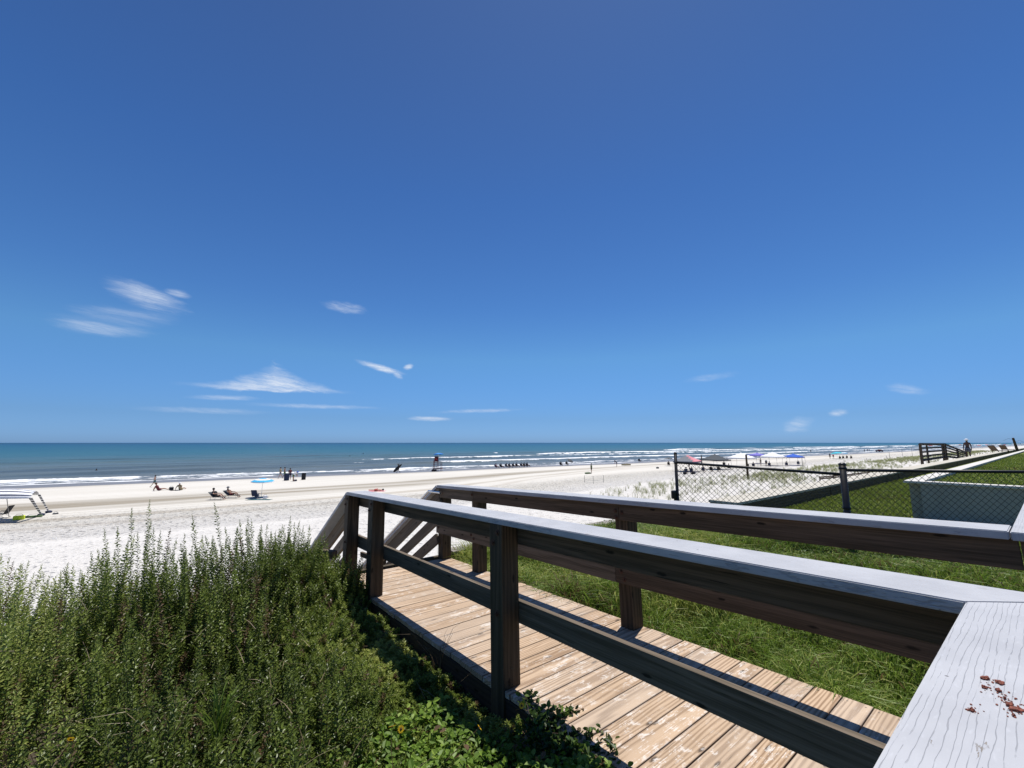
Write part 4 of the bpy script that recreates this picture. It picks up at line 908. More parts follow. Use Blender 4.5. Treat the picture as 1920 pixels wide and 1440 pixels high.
    if pose == 'lie':
        b = {kk: V((p.x, p.z - .9, .12 + p.y * .3)) for kk, p in b.items()}
    rad = dict(hip=(.135, .10), belly=(.12, .09), chest=(.15, .10), neck=.055, chin=.07, head=.092, sh=.058, el=.040, wr=.028, ha=.034, th=.082, kn=.055, an=.036, to=.036)
    return {kk: ((p * k)[:], (tuple(x * k for x in rad[kk[:2]]) if isinstance(rad.get(kk[:2]), tuple) else rad[kk[:2]] * k) if kk[:2] in rad and kk not in rad else (tuple(x * k for x in rad[kk]) if isinstance(rad[kk], tuple) else rad[kk] * k)) for kk, p in b.items()}
BODY = {}
def person(p, pose, rz, lab, skin=SK1, shorts='black', top=None, hat=None, H=1.72, hair=HAIRD, group=None, lift=0.0):
    key = (pose, H)
    if key not in BODY: J = joints(pose, H); BODY[key] = (skin_body(J, 'body'), J)
    me, J = BODY[key]; me = me.copy()
    loc = Vector(p) + Vector((0, 0, lift)); th = thing('person', loc, lab, 'person', group, rz)
    link('body', me, skin, th)
    g = lambda n: Vector(J[n][0]); k = H / 1.72
    bm = bmesh.new()
    for s in 'LR': tube(bm, [g('hip') + (g('th' + s) - g('hip')) * .4, g('th' + s), g('th' + s) + (g('kn' + s) - g('th' + s)) * .45], [.125 * k, .12 * k, .098 * k], 12)
    tube(bm, [g('hip') + (g('belly') - g('hip')) * .4, g('hip'), g('hip') + (g('hip') - g('belly')) * .3], [.145 * k, .155 * k, .12 * k], 12)
    bm_obj('shorts', bm, COLS[shorts], th, smooth=True)
    if top:
        bm = bmesh.new(); tube(bm, [g('hip'), g('belly'), g('chest'), g('chest') + (g('neck') - g('chest')) * .5], [.15 * k, .145 * k, .175 * k, .10 * k], 14)
        for s in 'LR': tube(bm, [g('sh' + s) * .8 + g('chest') * .2, g('sh' + s), g('sh' + s) + (g('el' + s) - g('sh' + s)) * .6], [.08 * k, .075 * k, .062 * k], 10)
        bm_obj('shirt', bm, COLS[top], th, smooth=True)
    hd = g('head'); bm = bmesh.new()
    if hat:
        bmesh.ops.create_cone(bm, cap_ends=True, segments=20, radius1=.20 * k, radius2=.17 * k, depth=.015, matrix=Matrix.Translation(hd + Vector((0, 0, .03))))
        bmesh.ops.create_icosphere(bm, subdivisions=2, radius=.115 * k, matrix=Matrix.Translation(hd + Vector((0, 0, .045 * k))) @ Matrix.Diagonal((1, 1, .85, 1)))
        bm_obj('hat', bm, COLS[hat], th, smooth=True)
    else:
        bmesh.ops.create_icosphere(bm, subdivisions=2, radius=.112 * k, matrix=Matrix.Translation(hd + Vector((0, -.022, .028 * k))))
        bm_obj('hair', bm, hair, th, smooth=True)
    return th
CHAIR = {}
def beach_chair(p, rz, lab, col='navy', group=None, recline=.45):
    th = thing('beach_chair', p, lab, 'chair', group, rz)
    bm = bmesh.new(); add_box(bm, (0, .05, .27), (.52, .46, .03), bev=.01); bm_obj('seat', bm, COLS[col], th)
    bm = bmesh.new(); add_box(bm, (0, 0, .34), (.52, .03, .66), bev=.01)
    bm_obj('backrest', bm, COLS[col], th, Matrix.Translation((0, -.18, .25)) @ Matrix.Rotation(recline, 4, 'X'))
    bm = bmesh.new()
    for x in (-.27, .27):
        tube(bm, [(x, .34, 0), (x, -.02, .30), (x, -.28, .50)], .011, 6); tube(bm, [(x, -.36, 0), (x, .05, .27), (x, .28, .29)], .011, 6)
        tube(bm, [(x, -.32, .50), (x, .25, .48)], .014, 6); tube(bm, [(x, .25, .48), (x, .28, .27)], .010, 6)
    for y in (.34, -.36): tube(bm, [(-.27, y, .01), (.27, y, .01)], .010, 6)
    bm_obj('frame', bm, M_FRAME, th); return th
def umbrella(p, lab, cols, h=1.95, r=1.0, rz=0.0, tilt=0.0, lean=(0, 0), group=None):
    th = thing('beach_umbrella', p, lab, 'umbrella', group, rz); th.rotation_euler = (tilt, 0, rz)
    bm = bmesh.new(); tube(bm, [(0, 0, -.2), (0, 0, h + .08)], .018, 8); bm_obj('pole', bm, M_WHITEP, th)
    nseg = 8; mats = [COLS[c] for c in cols]; bm = bmesh.new(); top = bm.verts.new((0, 0, h)); rings = []
    for j, (rr, dz) in enumerate(((.35, .06), (.7, .19), (1.0, .38), (1.02, .47))):
        rings.append([bm.verts.new((math.cos(a * math.pi / nseg) * r * rr * (1 if a % 2 == 0 else .955), math.sin(a * math.pi / nseg) * r * rr * (1 if a % 2 == 0 else .955), h - dz * r * .75)) for a in range(2 * nseg)])
    for a in range(2 * nseg):
        b = (a + 1) % (2 * nseg); f = bm.faces.new((top, rings[0][a], rings[0][b])); f.material_index = 0
        for j in range(3):
            f = bm.faces.new((rings[j][a], rings[j + 1][a], rings[j + 1][b], rings[j][b])); f.material_index = (j + 1) % len(mats) if len(mats) > 1 else 0
    o = bm_obj('canopy', bm, None, th)
    for m_ in mats: o.data.materials.append(m_)
    md = o.modifiers.new('t', 'SOLIDIFY'); md.thickness = .006
    bm = bmesh.new()
    for a in range(0, 2 * nseg, 2): tube(bm, [(0, 0, h - .45), (math.cos(a * math.pi / nseg) * r * .6, math.sin(a * math.pi / nseg) * r * .6, h - .13 * r)], .006, 4)
    bm_obj('ribs', bm, M_FRAME, th); return th
def tent(p, rz, lab, col, size=3.0, leg=2.1, rise=.95, col2=None, group='pop-up canopies on the beach behind the fence'):
    th = thing('canopy_tent', p, lab, 'canopy', group, rz); s = size / 2
    for sx in (-1, 1):
        for sy in (-1, 1):
            bm = bmesh.new(); tube(bm, [(sx * s * 1.06, sy * s * 1.06, -.05), (sx * s, sy * s, leg)], .022, 6); tube(bm, [(sx * s * 1.06, sy * s * 1.06, 0), (sx * s * 1.06, sy * s * 1.06, .02)], .07, 8)
            bm_obj('leg', bm, M_FRAME, th)
    bm = bmesh.new(); N = 8; top = leg + rise
    def hz(x, y): m_ = max(abs(x), abs(y)); return leg + rise * (1 - m_) ** 1.0 - .12 * (1 - m_) * m_
    G = [[bm.verts.new((s * (i / N * 2 - 1) * 1.02, s * (j / N * 2 - 1) * 1.02, hz(i / N * 2 - 1, j / N * 2 - 1))) for j in range(N + 1)] for i in range(N + 1)]
    for i in range(N):
        for j in range(N):
            f = bm.faces.new((G[i][j], G[i + 1][j], G[i + 1][j + 1], G[i][j + 1]))
            if col2: f.material_index = 1 if (i - N / 2 + .5) > abs(j - N / 2 + .5) - .1 else 0
    o = bm_obj('canopy', bm, COLS[col], th)
    if col2: o.data.materials.append(COLS[col2])
    md = o.modifiers.new('t', 'SOLIDIFY'); md.thickness = .01
    bm = bmesh.new(); q = s * 1.025
    for (a, b) in (((-q, -q), (q, -q)), ((q, -q), (q, q)), ((q, q), (-q, q)), ((-q, q), (-q, -q))):
        c = ((a[0] + b[0]) / 2, (a[1] + b[1]) / 2, leg - .10); d = (abs(a[0] - b[0]) + .01, abs(a[1] - b[1]) + .01, .22); add_box(bm, c, (max(d[0], .012), max(d[1], .012), .22))
    bm_obj('valance', bm, COLS[col], th)
    bm = bmesh.new()
    for sgn in (-1, 1):
        tube(bm, [(-s, sgn * s, leg - .1), (0, sgn * s, leg - .45), (s, sgn * s, leg - .1)], .012, 4); tube(bm, [(-s, sgn * s, leg - .45), (0, sgn * s, leg - .12), (s, sgn * s, leg - .45)], .012, 4)
    bm_obj('truss', bm, M_FRAME, th); return th
def bag(p, d, lab, col, cat='bag', rz=0.0):
    th = thing(cat.replace(' ', '_'), p, lab, cat, None, rz)
    bm = bmesh.new(); add_box(bm, (0, 0, d[2] / 2), d, bev=min(d) * .18); bm_obj('shell', bm, COLS[col] if isinstance(col, str) else col, th)
    bm = bmesh.new(); tube(bm, [(-d[0] * .35, 0, d[2]), (-d[0] * .2, 0, d[2] + .10), (d[0] * .2, 0, d[2] + .10), (d[0] * .35, 0, d[2])], .012, 6); bm_obj('handle', bm, COLS['black'], th); return th
def towel(p, w_, l_, rz, lab, col):
    n_ = 12; bm = bmesh.new(); G = [[bm.verts.new(((i / n_ - .5) * w_, (j / n_ - .5) * l_, .02 + .012 * math.sin(i * 1.7 + j))) for j in range(n_ + 1)] for i in range(n_ + 1)]
    for i in range(n_):
        for j in range(n_): bm.faces.new((G[i][j], G[i + 1][j], G[i + 1][j + 1], G[i][j + 1]))
    o = bm_obj('beach_towel', bm, COLS[col], None, Matrix.Translation(p) @ Matrix.Rotation(rz, 4, 'Z'))
    md = o.modifiers.new('t', 'SOLIDIFY'); md.thickness = .012; return tag(o, lab, 'towel')
def gpt(px, py):
    p = at(px, py, 0)
    for _ in range(4): z = float(sand_z(np.array([p.x]), np.array([p.y]))[0]); p = at(px, py, max(z, -.5))
    return p
CAMR = -HEAD   # heading that faces away from the camera
def drum(p, r, h, lab, col, name='trash_barrel'):
    th = thing(name, p, lab, 'barrel')
    bm = bmesh.new(); tube(bm, [(0, 0, 0), (0, 0, .04), (0, 0, h * .33), (0, 0, h * .36), (0, 0, h * .66), (0, 0, h * .69), (0, 0, h)], [r * .95, r, r, r * 1.04, r, r * 1.04, r], 20); bm_obj('drum', bm, COLS[col], th, smooth=False)
    bm = bmesh.new(); tube(bm, [(0, 0, h), (0, 0, h + .03)], r * 1.06, 20); bm_obj('rim', bm, COLS['black'], th); return th

# striped shade at the far left
def striped_shade():
    a = gpt(77, 967); b = gpt(91, 961.5); c0 = gpt(17, 970)
    th = thing('striped_shade_canopy', (c0.x, c0.y, a.z), 'navy and white striped stretch shade canopy with striped corner legs at the left edge', 'canopy'); L = th.location
    zc = 1.62; x0 = at(57, 933, zc + a.z); x1 = at(73, 926.5, zc + a.z)
    back = x1 - x0; back.z = 0; bl = max(back.length, 2.3); front = Vector((-back.y, back.x, 0)).normalized() 
    front = (at(0, 934, zc + a.z) - x0); front.z = 0; front.normalize(); side = Vector((-front.y, front.x, 0)); side = side if side.dot(FWD) > 0 else -side
    W_ = 3.6; D_ = back.length; bm = bmesh.new(); n_ = 18
    X = front; Y = back.normalized(); o0 = Vector((x0.x, x0.y, zc + a.z)) - L
    G = [[bm.verts.new(o0 + X * (W_ * i / n_) + Y * (D_ * j / n_) + Vector((0, 0, .50 * math.sin(math.pi * j / n_) ** .8 * math.sin(math.pi * min(1, .12 + i / n_ * .76)) ** .5 - (.06 if j in (0, n_) else 0)))) for j in range(n_ + 1)] for i in range(n_ + 1)]
    for i in range(n_):
        for j in range(n_): f = bm.faces.new((G[i][j], G[i + 1][j], G[i + 1][j + 1], G[i][j + 1])); f.material_index = 1 if j % 3 == 1 else 0
    o = bm_obj('canopy', bm, COLS['white'], th, None, True); o.data.materials.append(COLS['navy']); md = o.modifiers.new('t', 'SOLIDIFY'); md.thickness = .01
    def strap(p0, p1, w_):
        d = (p1 - p0); sd_ = RGT * w_ / 2; bm = bmesh.new()
        v = [bm.verts.new(q) for q in (p0 - sd_, p0 + sd_, p1 + sd_ * .6, p1 - sd_ * .6)]; bm.faces.new(v)
        o = bm_obj('striped_leg', bm, M_STRIPEL, th, Matrix.Translation(-L)); md = o.modifiers.new('t', 'SOLIDIFY'); md.thickness = .02
    f1 = Vector((x0.x, x0.y, zc + a.z)); f2 = f1 + Y * D_
    strap(f1, a + Vector((0, 0, .1)), .26); strap(f2, b + Vector((0, 0, .1)), .2)
    for q in (a, b):
        bm = bmesh.new(); bmesh.ops.create_icosphere(bm, subdivisions=2, radius=.16, matrix=Matrix.Translation(q + Vector((0, 0, .08))) @ Matrix.Diagonal((1.3, 1, .7, 1))); bm_obj('sand_bag', bm, COLS['navy'], th, Matrix.Translation(-L), True)
    for q in (f1 + X * 1.45 + Y * .3, f1 + X * .2 + Y * .2, f1 + Y * (D_ - .2) + X * .2, f1 + Y * (D_ - .3) + X * 3.3):
        if q.x == (f1 + X * 1.45 + Y * .3).x: bm = bmesh.new(); tube(bm, [c0, q + Vector((0, 0, .02))], .02, 8)
        else: continue
        bm_obj('pole', bm, M_FRAME, th, Matrix.Translation(-L))
    for k, q in enumerate((gpt(-80, 968), gpt(-95, 961))):
        strap(f1 + X * W_ + (Y * D_ if k else Vector()), q + Vector((0, 0, .1)), .24)
striped_shade()
beach_chair(gpt(3, 971), 1.2, 'black folding chair under the striped shade at the left edge', 'black')
bag(gpt(35, 974.5), (.55, .3, .28), 'bright yellow bag on the sand beside the striped shade', 'yellow')
bag(gpt(62, 970), (.9, .35, .12), 'low dark green bundle between the yellow bag and the striped leg', 'green')
bag(gpt(104, 964), (.3, .2, .08), 'small dark sandal bag lying right of the striped shade', 'darkgrey')

person(gpt(289, 913), 'run', 1.3, 'child in teal shorts running with arms out near the water', SK1, 'teal', H=1.42)
person(gpt(297, 920), 'lean', CAMR + .4 + math.pi * 0 - 1.2, 'woman in dark swimsuit sitting on the sand leaning back on her arms', SK1, 'maroon', 'maroon', hair=HAIRB)
bag(gpt(321, 919), (.42, .3, .34), 'black cooler box between the two people sitting on the sand', 'black', 'cooler')
towel(gpt(328, 919.5), .8, .5, .3, 'dark towel spread under the black cooler', 'black')
person(gpt(338, 919), 'lean', CAMR + .2, 'person with white sun hat and khaki shirt sitting with back to the camera', SK1, 'khaki', 'khaki', hat='white')
def lounger(p, rz, lab):
    th = thing('sun_lounger', p, lab, 'lounger', 'two low sun loungers on the sand', rz)
    bm = bmesh.new(); add_box(bm, (0, .35, .27), (.56, .95, .03), bev=.01); bm_obj('seat', bm, COLS['darkgrey'], th)
    bm = bmesh.new(); add_box(bm, (0, 0, .34), (.56, .03, .72), bev=.01); bm_obj('backrest', bm, COLS['darkgrey'], th, Matrix.Translation((0, -.12, .25)) @ Matrix.Rotation(.85, 4, 'X'))
    for y in (-.35, .7):
        bm = bmesh.new(); tube(bm, [(-.28, y, .27), (-.28, y, 0), (.28, y, 0), (.28, y, .27)], .012, 6); bm_obj('leg', bm, M_FRAME, th)
LD = CAMR - math.pi / 2
p = gpt(405, 937); lounger(p, LD - .1, 'nearer dark lounger on the sand, the left of the pair'); person(p, 'recline', LD - .1, 'dark-haired person reclining on the left lounger holding a phone', SK2, 'black', 'black')
p = gpt(432, 933.5); lounger(p, LD, 'farther dark lounger on the sand, the right of the pair'); person(p, 'recline', LD, 'person in sun hat reclining on the right lounger with legs out', SK1, 'maroon', None, hat='grey')
p = gpt(479, 935); beach_chair(p, CAMR + .1, 'dark blue beach chair seen from behind under the blue umbrella', 'navy')
bag(gpt(481, 933), (.36, .25, .4), 'grey backpack hung on the chair under the blue umbrella', 'grey')
bag(gpt(497, 935), (.34, .3, .3), 'white cooler with dark lid right of the blue umbrella chair', 'white', 'cooler')
towel(gpt(486, 937), 2.2, .7, CAMR, 'teal towel on the sand in front of the chair and white cooler', 'teal')
umbrella(gpt(490, 932), 'blue and white ringed beach umbrella above the dark chair', ['skyblue', 'white'], 1.85, 1.02, 0, .05)

person(gpt(525, 897), 'walk', CAMR - 1.4, 'left of two walkers in grey shorts at the wet sand', SK2, 'grey', 'khaki')
person(gpt(533, 896.5), 'walk', CAMR - 1.4, 'dark-haired walker just right of the other walker at the wet sand', SK1, 'green', None)
drum(gpt(537, 901), .34, .95, 'blue barrel in front of the walkers on the sand', 'navy')
person(gpt(543, 900), 'stand', CAMR + .4, 'bare-backed woman in dark bottoms standing behind the blue barrel', SK1, 'navy', 'maroon')
person(gpt(549.5, 902.5), 'bend', CAMR - 1.4, 'person in white shirt, blue cap and green shorts bending over a bag', SK1, 'green', 'white', hat='blue')
bag(gpt(553, 902), (.5, .3, .2), 'dark blue bag on the sand at the feet of the bending person', 'navy')
drum(gpt(569, 899.5), .29, .95, 'black trash barrel standing alone on the sand', 'black')
p = gpt(706, 921); towel(p, .9, 1.9, CAMR - math.pi / 2, 'pale pink towel under the person lying near the left rail end', 'pink'); person(p + Vector((0, 0, .02)), 'lie', CAMR - math.pi / 2, 'person lying flat on a pink towel beyond the rail end', SK2, 'red', None)

def surfer():
    p = gpt(747, 887.3); person(p, 'surf', CAMR + math.pi / 2, 'surfer in black wetsuit carrying a dark surfboard along the wet sand', SK3, 'black', 'black')
    bm = bmesh.new(); n_ = 16; A = []
    for i in range(n_ + 1):
        t_ = i / n_; wv = .27 * math.sin(math.pi * min(1, t_ ** .8)) ** .6 + .004; x = (t_ - .5) * 2.15; z = .05 * (2 * t_ - 1) ** 2
        A.append([bm.verts.new((x, -wv, z)), bm.verts.new((x, 0, z + .035)), bm.verts.new((x, wv, z)), bm.verts.new((x, 0, z - .03))])
    for i in range(n_):
        for k in range(4): bm.faces.new((A[i][k], A[i][(k + 1) % 4], A[i + 1][(k + 1) % 4], A[i + 1][k]))
    c = p + Vector((0, 0, .96)) - RGT * .12 - Vector((FWD.x, FWD.y, 0)).normalized() * .25
    X = (RGT * .72 + Vector((0, 0, .69))).normalized(); Z = Vector((FWD.x, FWD.y, 0)).normalized(); Y = Z.cross(X); Z = X.cross(Y)
    M = Matrix((X, Y, Z)).transposed().to_4x4(); M.translation = c
    tag(bm_obj('surfboard', bm, COLS['black'], None, M, True), 'dark surfboard held slanting by the surfer at the wet sand', 'surfboard')
surfer()
def tower():
    p = gpt(820, 883.5); th = thing('lifeguard_tower', p, 'tall red wooden lifeguard chair on wheels at the waterline', 'lifeguard chair', None, CAMR)
    red = COLS['maroon']
    for x in (-.72, .05):
        for y in (-.6, .6):
            bm = bmesh.new(); tube(bm, [(x * 1.1, y * 1.15, 0), (x * .85, y * .9, 2.6)], .055, 6); bm_obj('leg', bm, red, th)
    for y in (-.62, .62):
        for x in (-.9, -.45):
            bm = bmesh.new(); tube(bm, [(x, y - .05, .17), (x, y + .05, .17)], .19, 18); bm_obj('wheel', bm, COLS['black'], th)
    bm = bmesh.new(); add_box(bm, (-.3, 0, 2.0), (.9, 1.2, .08)); add_box(bm, (-.3, .55, 2.5), (.85, .08, .9)); add_box(bm, (0.1, 0, .55), (1.9, 1.1, .08)); bm_obj('seat_platform', bm, red, th)
    bm = bmesh.new()
    for z in (.5, .9, 1.3, 1.7): add_box(bm, (-.33, -.66, z), (.7, .05, .07))
    bm_obj('ladder', bm, red, th)
    bm = bmesh.new()
    for x in (.55, .9): tube(bm, [(x, .1, 0), (x - .05, .1, 1.9)], .045, 6)
    tube(bm, [(.5, .1, 1.3), (.9, .1, 1.3)], .03, 5); bm_obj('rack', bm, red, th)
    person(Vector(p) + Vector((0, 0, 2.04 - .30)) - RGT * .35, 'chair', CAMR + .5, 'lifeguard in red sitting on the tall chair under the blue umbrella', SK1, 'red', 'red')
    umbrella(Vector(p) + RGT * .25 + Vector((0, 0, 1.6)), 'bright blue umbrella fixed above the lifeguard chair', ['blue', 'skyblue'], 2.05, 1.05, 0, -.12)
tower()
row = [930.5, 940, 950, 956, 963, 969.5, 978, 983.5, 989]
shirts = ['pink', 'black', 'navy', 'grey', 'black', 'maroon', 'darkgrey', 'black', 'navy']
for i, px in enumerate(row):
    py = 878 - (px - 930) * .048; q = gpt(px, py); wd_ = ['first', 'second', 'third', 'fourth', 'fifth', 'sixth', 'seventh', 'eighth', 'ninth'][i]
    beach_chair(q, CAMR - 1.0, f'{wd_} beach chair from the left in the row at the waterline', 'black' if i % 2 else 'navy', 'row of beach chairs facing the sea')
    person(q + Vector((0, 0, -.04)), 'chair', CAMR - 1.0, f'{wd_} seated person from the left in the row at the waterline, {shirts[i]} top', SK1 if i % 3 else SK2, 'black', shirts[i], group='people seated in the row at the waterline')
for px, py, cl_, lab in ((1052, 873.5, 'navy', 'left seated person of the small group with an umbrella at the waterline'), (1063, 872.5, 'black', 'right seated person of the small group with an umbrella at the waterline')):
    q = gpt(px, py); beach_chair(q, CAMR - .6, 'beach chair of the ' + lab.replace(' person', ''), 'black'); person(q, 'chair', CAMR - .6, lab, SK1, cl_, cl_)
umbrella(gpt(1065, 873), 'half tilted dark umbrella over the small waterline group', ['darkgrey'], 1.7, .75, 0, .6)
person(gpt(1109, 888), 'stand', CAMR + 1.3, 'person in green shirt and black trousers standing beside a bag on the beach', SK1, 'black', 'green')
bag(gpt(1102, 888.5), (1.0, .5, .25), 'dark green gear bag at the feet of the standing person', 'green')
def stake_frame():
    a, b, c = gpt(1096, 905), gpt(1112.5, 907), gpt(1132, 905); th = thing('stake_enclosure', a, 'thin stakes joined by mesh marking a spot on the sand beyond the rail', 'marker'); TM = Matrix.Translation(-Vector(a))
    for q in (a, b, c):
        bm = bmesh.new(); tube(bm, [q - Vector((0, 0, .1)), q + Vector((0, 0, .95))], .022, 6); bm_obj('stake', bm, COLS['darkgrey'], th, TM)
    bm = bmesh.new()
    for z in (.12, .4): tube(bm, [a + Vector((0, 0, z)), b + Vector((0, 0, z)), c + Vector((0, 0, z))], .008, 4)
    tube(bm, [a + Vector((0, 0, .92)), b + Vector((0, 0, .92)), c + Vector((0, 0, .92))], .006, 4)
    bm_obj('cord', bm, COLS['grey'], th, TM)
stake_frame()
person(gpt(1156.5, 875), 'bend', CAMR + 1.2, 'person bending over far down the wet sand', SK1, 'grey', 'grey')
bag(gpt(1174, 872.5), (2.2, 1.2, .35), 'small mound of beach gear right of the bending person', 'khaki', 'gear pile')
q = gpt(1199, 866); beach_chair(q, CAMR - .8, 'lone beach chair near the water left of the fence post', 'black'); person(q, 'chair', CAMR - .8, 'lone person seated near the water left of the fence post', SK1, 'black', 'navy')
bag(gpt(1233, 878.5), (.5, .4, .3), 'small dark object on the open sand left of the fence post', 'darkgrey')
q = gpt(1254, 873.5); beach_chair(q, CAMR - .5, 'beach chair directly left of the tall fence post', 'black'); person(q, 'chair', CAMR - .5, 'person seated directly left of the tall fence post', SK1, 'black', 'black'); umbrella(q, 'grey umbrella peeking out left of the tall fence post', ['darkgrey'], 2.0, .95)
# canopies behind the fence
tent(gpt(1290, 884), CAMR - .7, 'grey and pink pop-up canopy right of the tall fence post', 'grey', 3.9, 1.9, 1.15, 'pink')
tent(gpt(1342, 880), CAMR + .45, 'dark grey pop-up canopy second from the left', 'darkgrey', 4.0, 1.95, 1.15)
tent(gpt(1391, 876.5), CAMR + .6, 'large white pop-up canopy in the middle of the row', 'white', 4.3, 2.1, 1.1)
tent(gpt(1421, 869), CAMR + .4, 'purple canopy peeking out between the two white ones', 'purple', 3.6, 2.1, .7)
tent(gpt(1450, 873), CAMR + .5, 'off-white pop-up canopy right of the purple one', 'white', 4.0, 2.1, 1.1)
tent(gpt(1489, 872.5), CAMR + .55, 'bright blue pop-up canopy at the right end of the row', 'blue', 3.3, 2.0, .75)
grp = [(1287, 888, 'chair', 'black', 'black', 'person in a chair under the grey and pink canopy'), (1297, 887, 'chair', 'navy', 'navy', 'second person seated under the grey and pink canopy, right of the first'),
       (1292.5, 880, 'stand', 'black', 'grey', 'person standing under the grey and pink canopy'), (1319, 885, 'chair', 'pink', 'black', 'small figure on the sand between the first two canopies'),
       (1334, 884.5, 'chair', 'black', 'grey', 'person in a chair under the dark grey canopy'), (1348, 884, 'recline', 'black', 'black', 'person reclining at the right side under the dark grey canopy'),
       (1358, 874, 'chair', 'grey', 'grey', 'person seated behind the dark grey canopy'), (1367, 880, 'chair', 'black', 'red', 'person at the left leg of the white middle canopy'), (1402, 877, 'chair', 'black', 'black', 'person seated under the white middle canopy'),
       (1413, 876, 'chair', 'red', 'red', 'person in red seated right of the white middle canopy'), (1427, 874, 'stand', 'black', 'darkgrey', 'tall person standing between the white canopies'),
       (1437, 874.5, 'bend', 'navy', 'black', 'person bending over under the off-white canopy'), (1443, 875, 'chair', 'black', 'black', 'person in a chair under the off-white canopy'),
       (1475, 874, 'chair', 'black', 'grey', 'person at the left leg of the blue canopy'), (1497, 872, 'recline', 'grey', 'darkgrey', 'person reclining under the blue canopy')]
for px, py, ps, tp, sh_, lab in grp:
    q = gpt(px, py)
    if ps in ('chair', 'recline'): beach_chair(q, CAMR - .6, 'chair of the ' + lab, 'black' if px % 2 < 1 else 'navy')
    person(q, ps, CAMR - .6 if ps != 'stand' else CAMR + .8, lab, SK1, sh_, tp)
bag(gpt(1284, 889.5), (.5, .4, .4), 'black cooler on the sand in front of the grey and pink canopy', 'black', 'cooler')
bag(gpt(1300, 889), (.7, .4, .35), 'wide black gear bag in front of the grey and pink canopy', 'black')
# turquoise group further down
umbrella(gpt(1571, 860.5), 'turquoise umbrella over the group far down the beach', ['turquoise', 'skyblue'], 2.3, 1.7, 0, -.1); umbrella(gpt(1583, 859), 'paler blue umbrella right of the turquoise one', ['skyblue', 'white'], 2.0, 1.2)
for px, py, ps, tp, lab in ((1556.5, 860, 'stand', 'black', 'person standing left of the turquoise umbrella'), (1563, 860, 'bend', 'red', 'person bending beside the turquoise umbrella'), (1575, 861, 'chair', 'maroon', 'person in dark red seated under the turquoise umbrella'),
                            (1581, 860.5, 'chair', 'black', 'person seated under the pale blue umbrella'), (1588, 860, 'chair', 'navy', 'person seated right of the pale blue umbrella'), (1596, 860.5, 'chair', 'black', 'rightmost seated person of the turquoise umbrella group'),
                            (1520.5, 848.5, 'walk', 'black', 'tiny figure wading at the waterline beyond the blue canopy'), (1621, 847.5, 'stand', 'black', 'left of three tiny figures near the parked beach truck'), (1626.5, 846.5, 'stand', 'navy', 'middle of three tiny figures near the parked beach truck'), (1630, 846.5, 'stand', 'grey', 'right of three tiny figures near the parked beach truck'),
                            (1698.5, 840.5, 'stand', 'black', 'tiny lone figure in the surf left of the wooden lookout rails')):
    q = gpt(px, py); person(q, ps, CAMR - .5, lab, SK1, 'black', tp)
    if ps == 'chair': beach_chair(q, CAMR - .5, 'chair of the ' + lab, 'black')
def truck():
    p = gpt(1649, 847.3); th = thing('beach_truck', p, 'dark red pickup truck parked on the sand far down the beach', 'truck', None, CAMR - 1.2)
    bm = bmesh.new(); add_box(bm, (0, 0, .75), (1.85, 4.9, .55), bev=.08); bm_obj('body', bm, COLS['maroon'], th)
    bm = bmesh.new(); prism(bm, [(-.8, -.4), (.8, -.4), (.8, 1.3), (-.8, 1.3)], 1.02, 1.62, .12); bm_obj('cab', bm, COLS['maroon'], th)
    bm = bmesh.new(); add_box(bm, (0, .45, 1.33), (1.64, 1.4, .34), bev=.03); bm_obj('windows', bm, COLS['black'], th)
    for x in (-.85, .85):
        for y in (-1.55, 1.5):
            bm = bmesh.new(); tube(bm, [(x - .12, y, .38), (x + .12, y, .38)], .38, 18); bm_obj('wheel', bm, COLS['black'], th)
truck()
for px, py, s_, lab in ((180.5, 883.5, .14, 'dark head of a swimmer in the water above the striped shade'), (656, 855.5, .16, 'dark head of a distant swimmer left of another bather'), (681, 851, .2, 'distant bather in the waves with splash, right of the swimmer')):
    r_ = ray(px, py); q = Vector((0, 0, CAMZ)) + r_ * ((-.45 - CAMZ) / r_.z); person(q - Vector((0, 0, 1.25)), 'stand', CAMR + 1, lab, SK1, 'black', 'black')
# posts and stakes on the upper beach
def stake(a, h, r, lab, lean=0.0, mat=None, name='wooden_stake', group='thin stakes standing on the upper beach'):
    bm = bmesh.new(); tube(bm, [(0, 0, -.2), (lean * h * .5, 0, h * .5), (lean * h, 0, h)], [r * 1.1, r, r * .9], 8)
    tag(bm_obj(name, bm, mat or M_GREYWOOD, None, Matrix.Translation(a)), lab, 'stake', group)
stake(gpt(1402.5, 897), 3.0, .13, 'tall dark wooden post behind the fence mesh in the dune grass', -.02, M_POST, 'wooden_post', None)
stake(gpt(1316, 872), 2.3, .14, 'dark post between the first two canopies', 0, M_POST, 'wooden_post', None)
for px, y0, y1, lab in ((1583.6, 873, 863, 'stake in the sand right of the second fence post'), (1626, 867.5, 859, 'stake rising from the dune grass below the three tiny figures'), (1663, 863.5, 854.5, 'stake at the grass edge right of the truck'), (1669, 863, 848, 'tall thin stake beside the stake at the grass edge'),
                        (1692.6, 857, 842, 'leaning tall stake near the wooden lookout rails'), (1711, 855, 839, 'tallest thin stake, nearest the wooden lookout rails'), (1506, 880.5, 858, 'thin leaning pole at the right corner of the blue canopy')):
    a = gpt(px, y0); d = (a - Vector((0, 0, CAMZ))).dot(Vector((FWD.x, FWD.y, 0)).normalized()); stake(a, (y0 - y1) * d / FPX, .045, lab, -.08)
umbrella(gpt(1722, 849), 'dark umbrella left of the wooden lookout rails', ['darkgrey'], 1.9, 1.6)
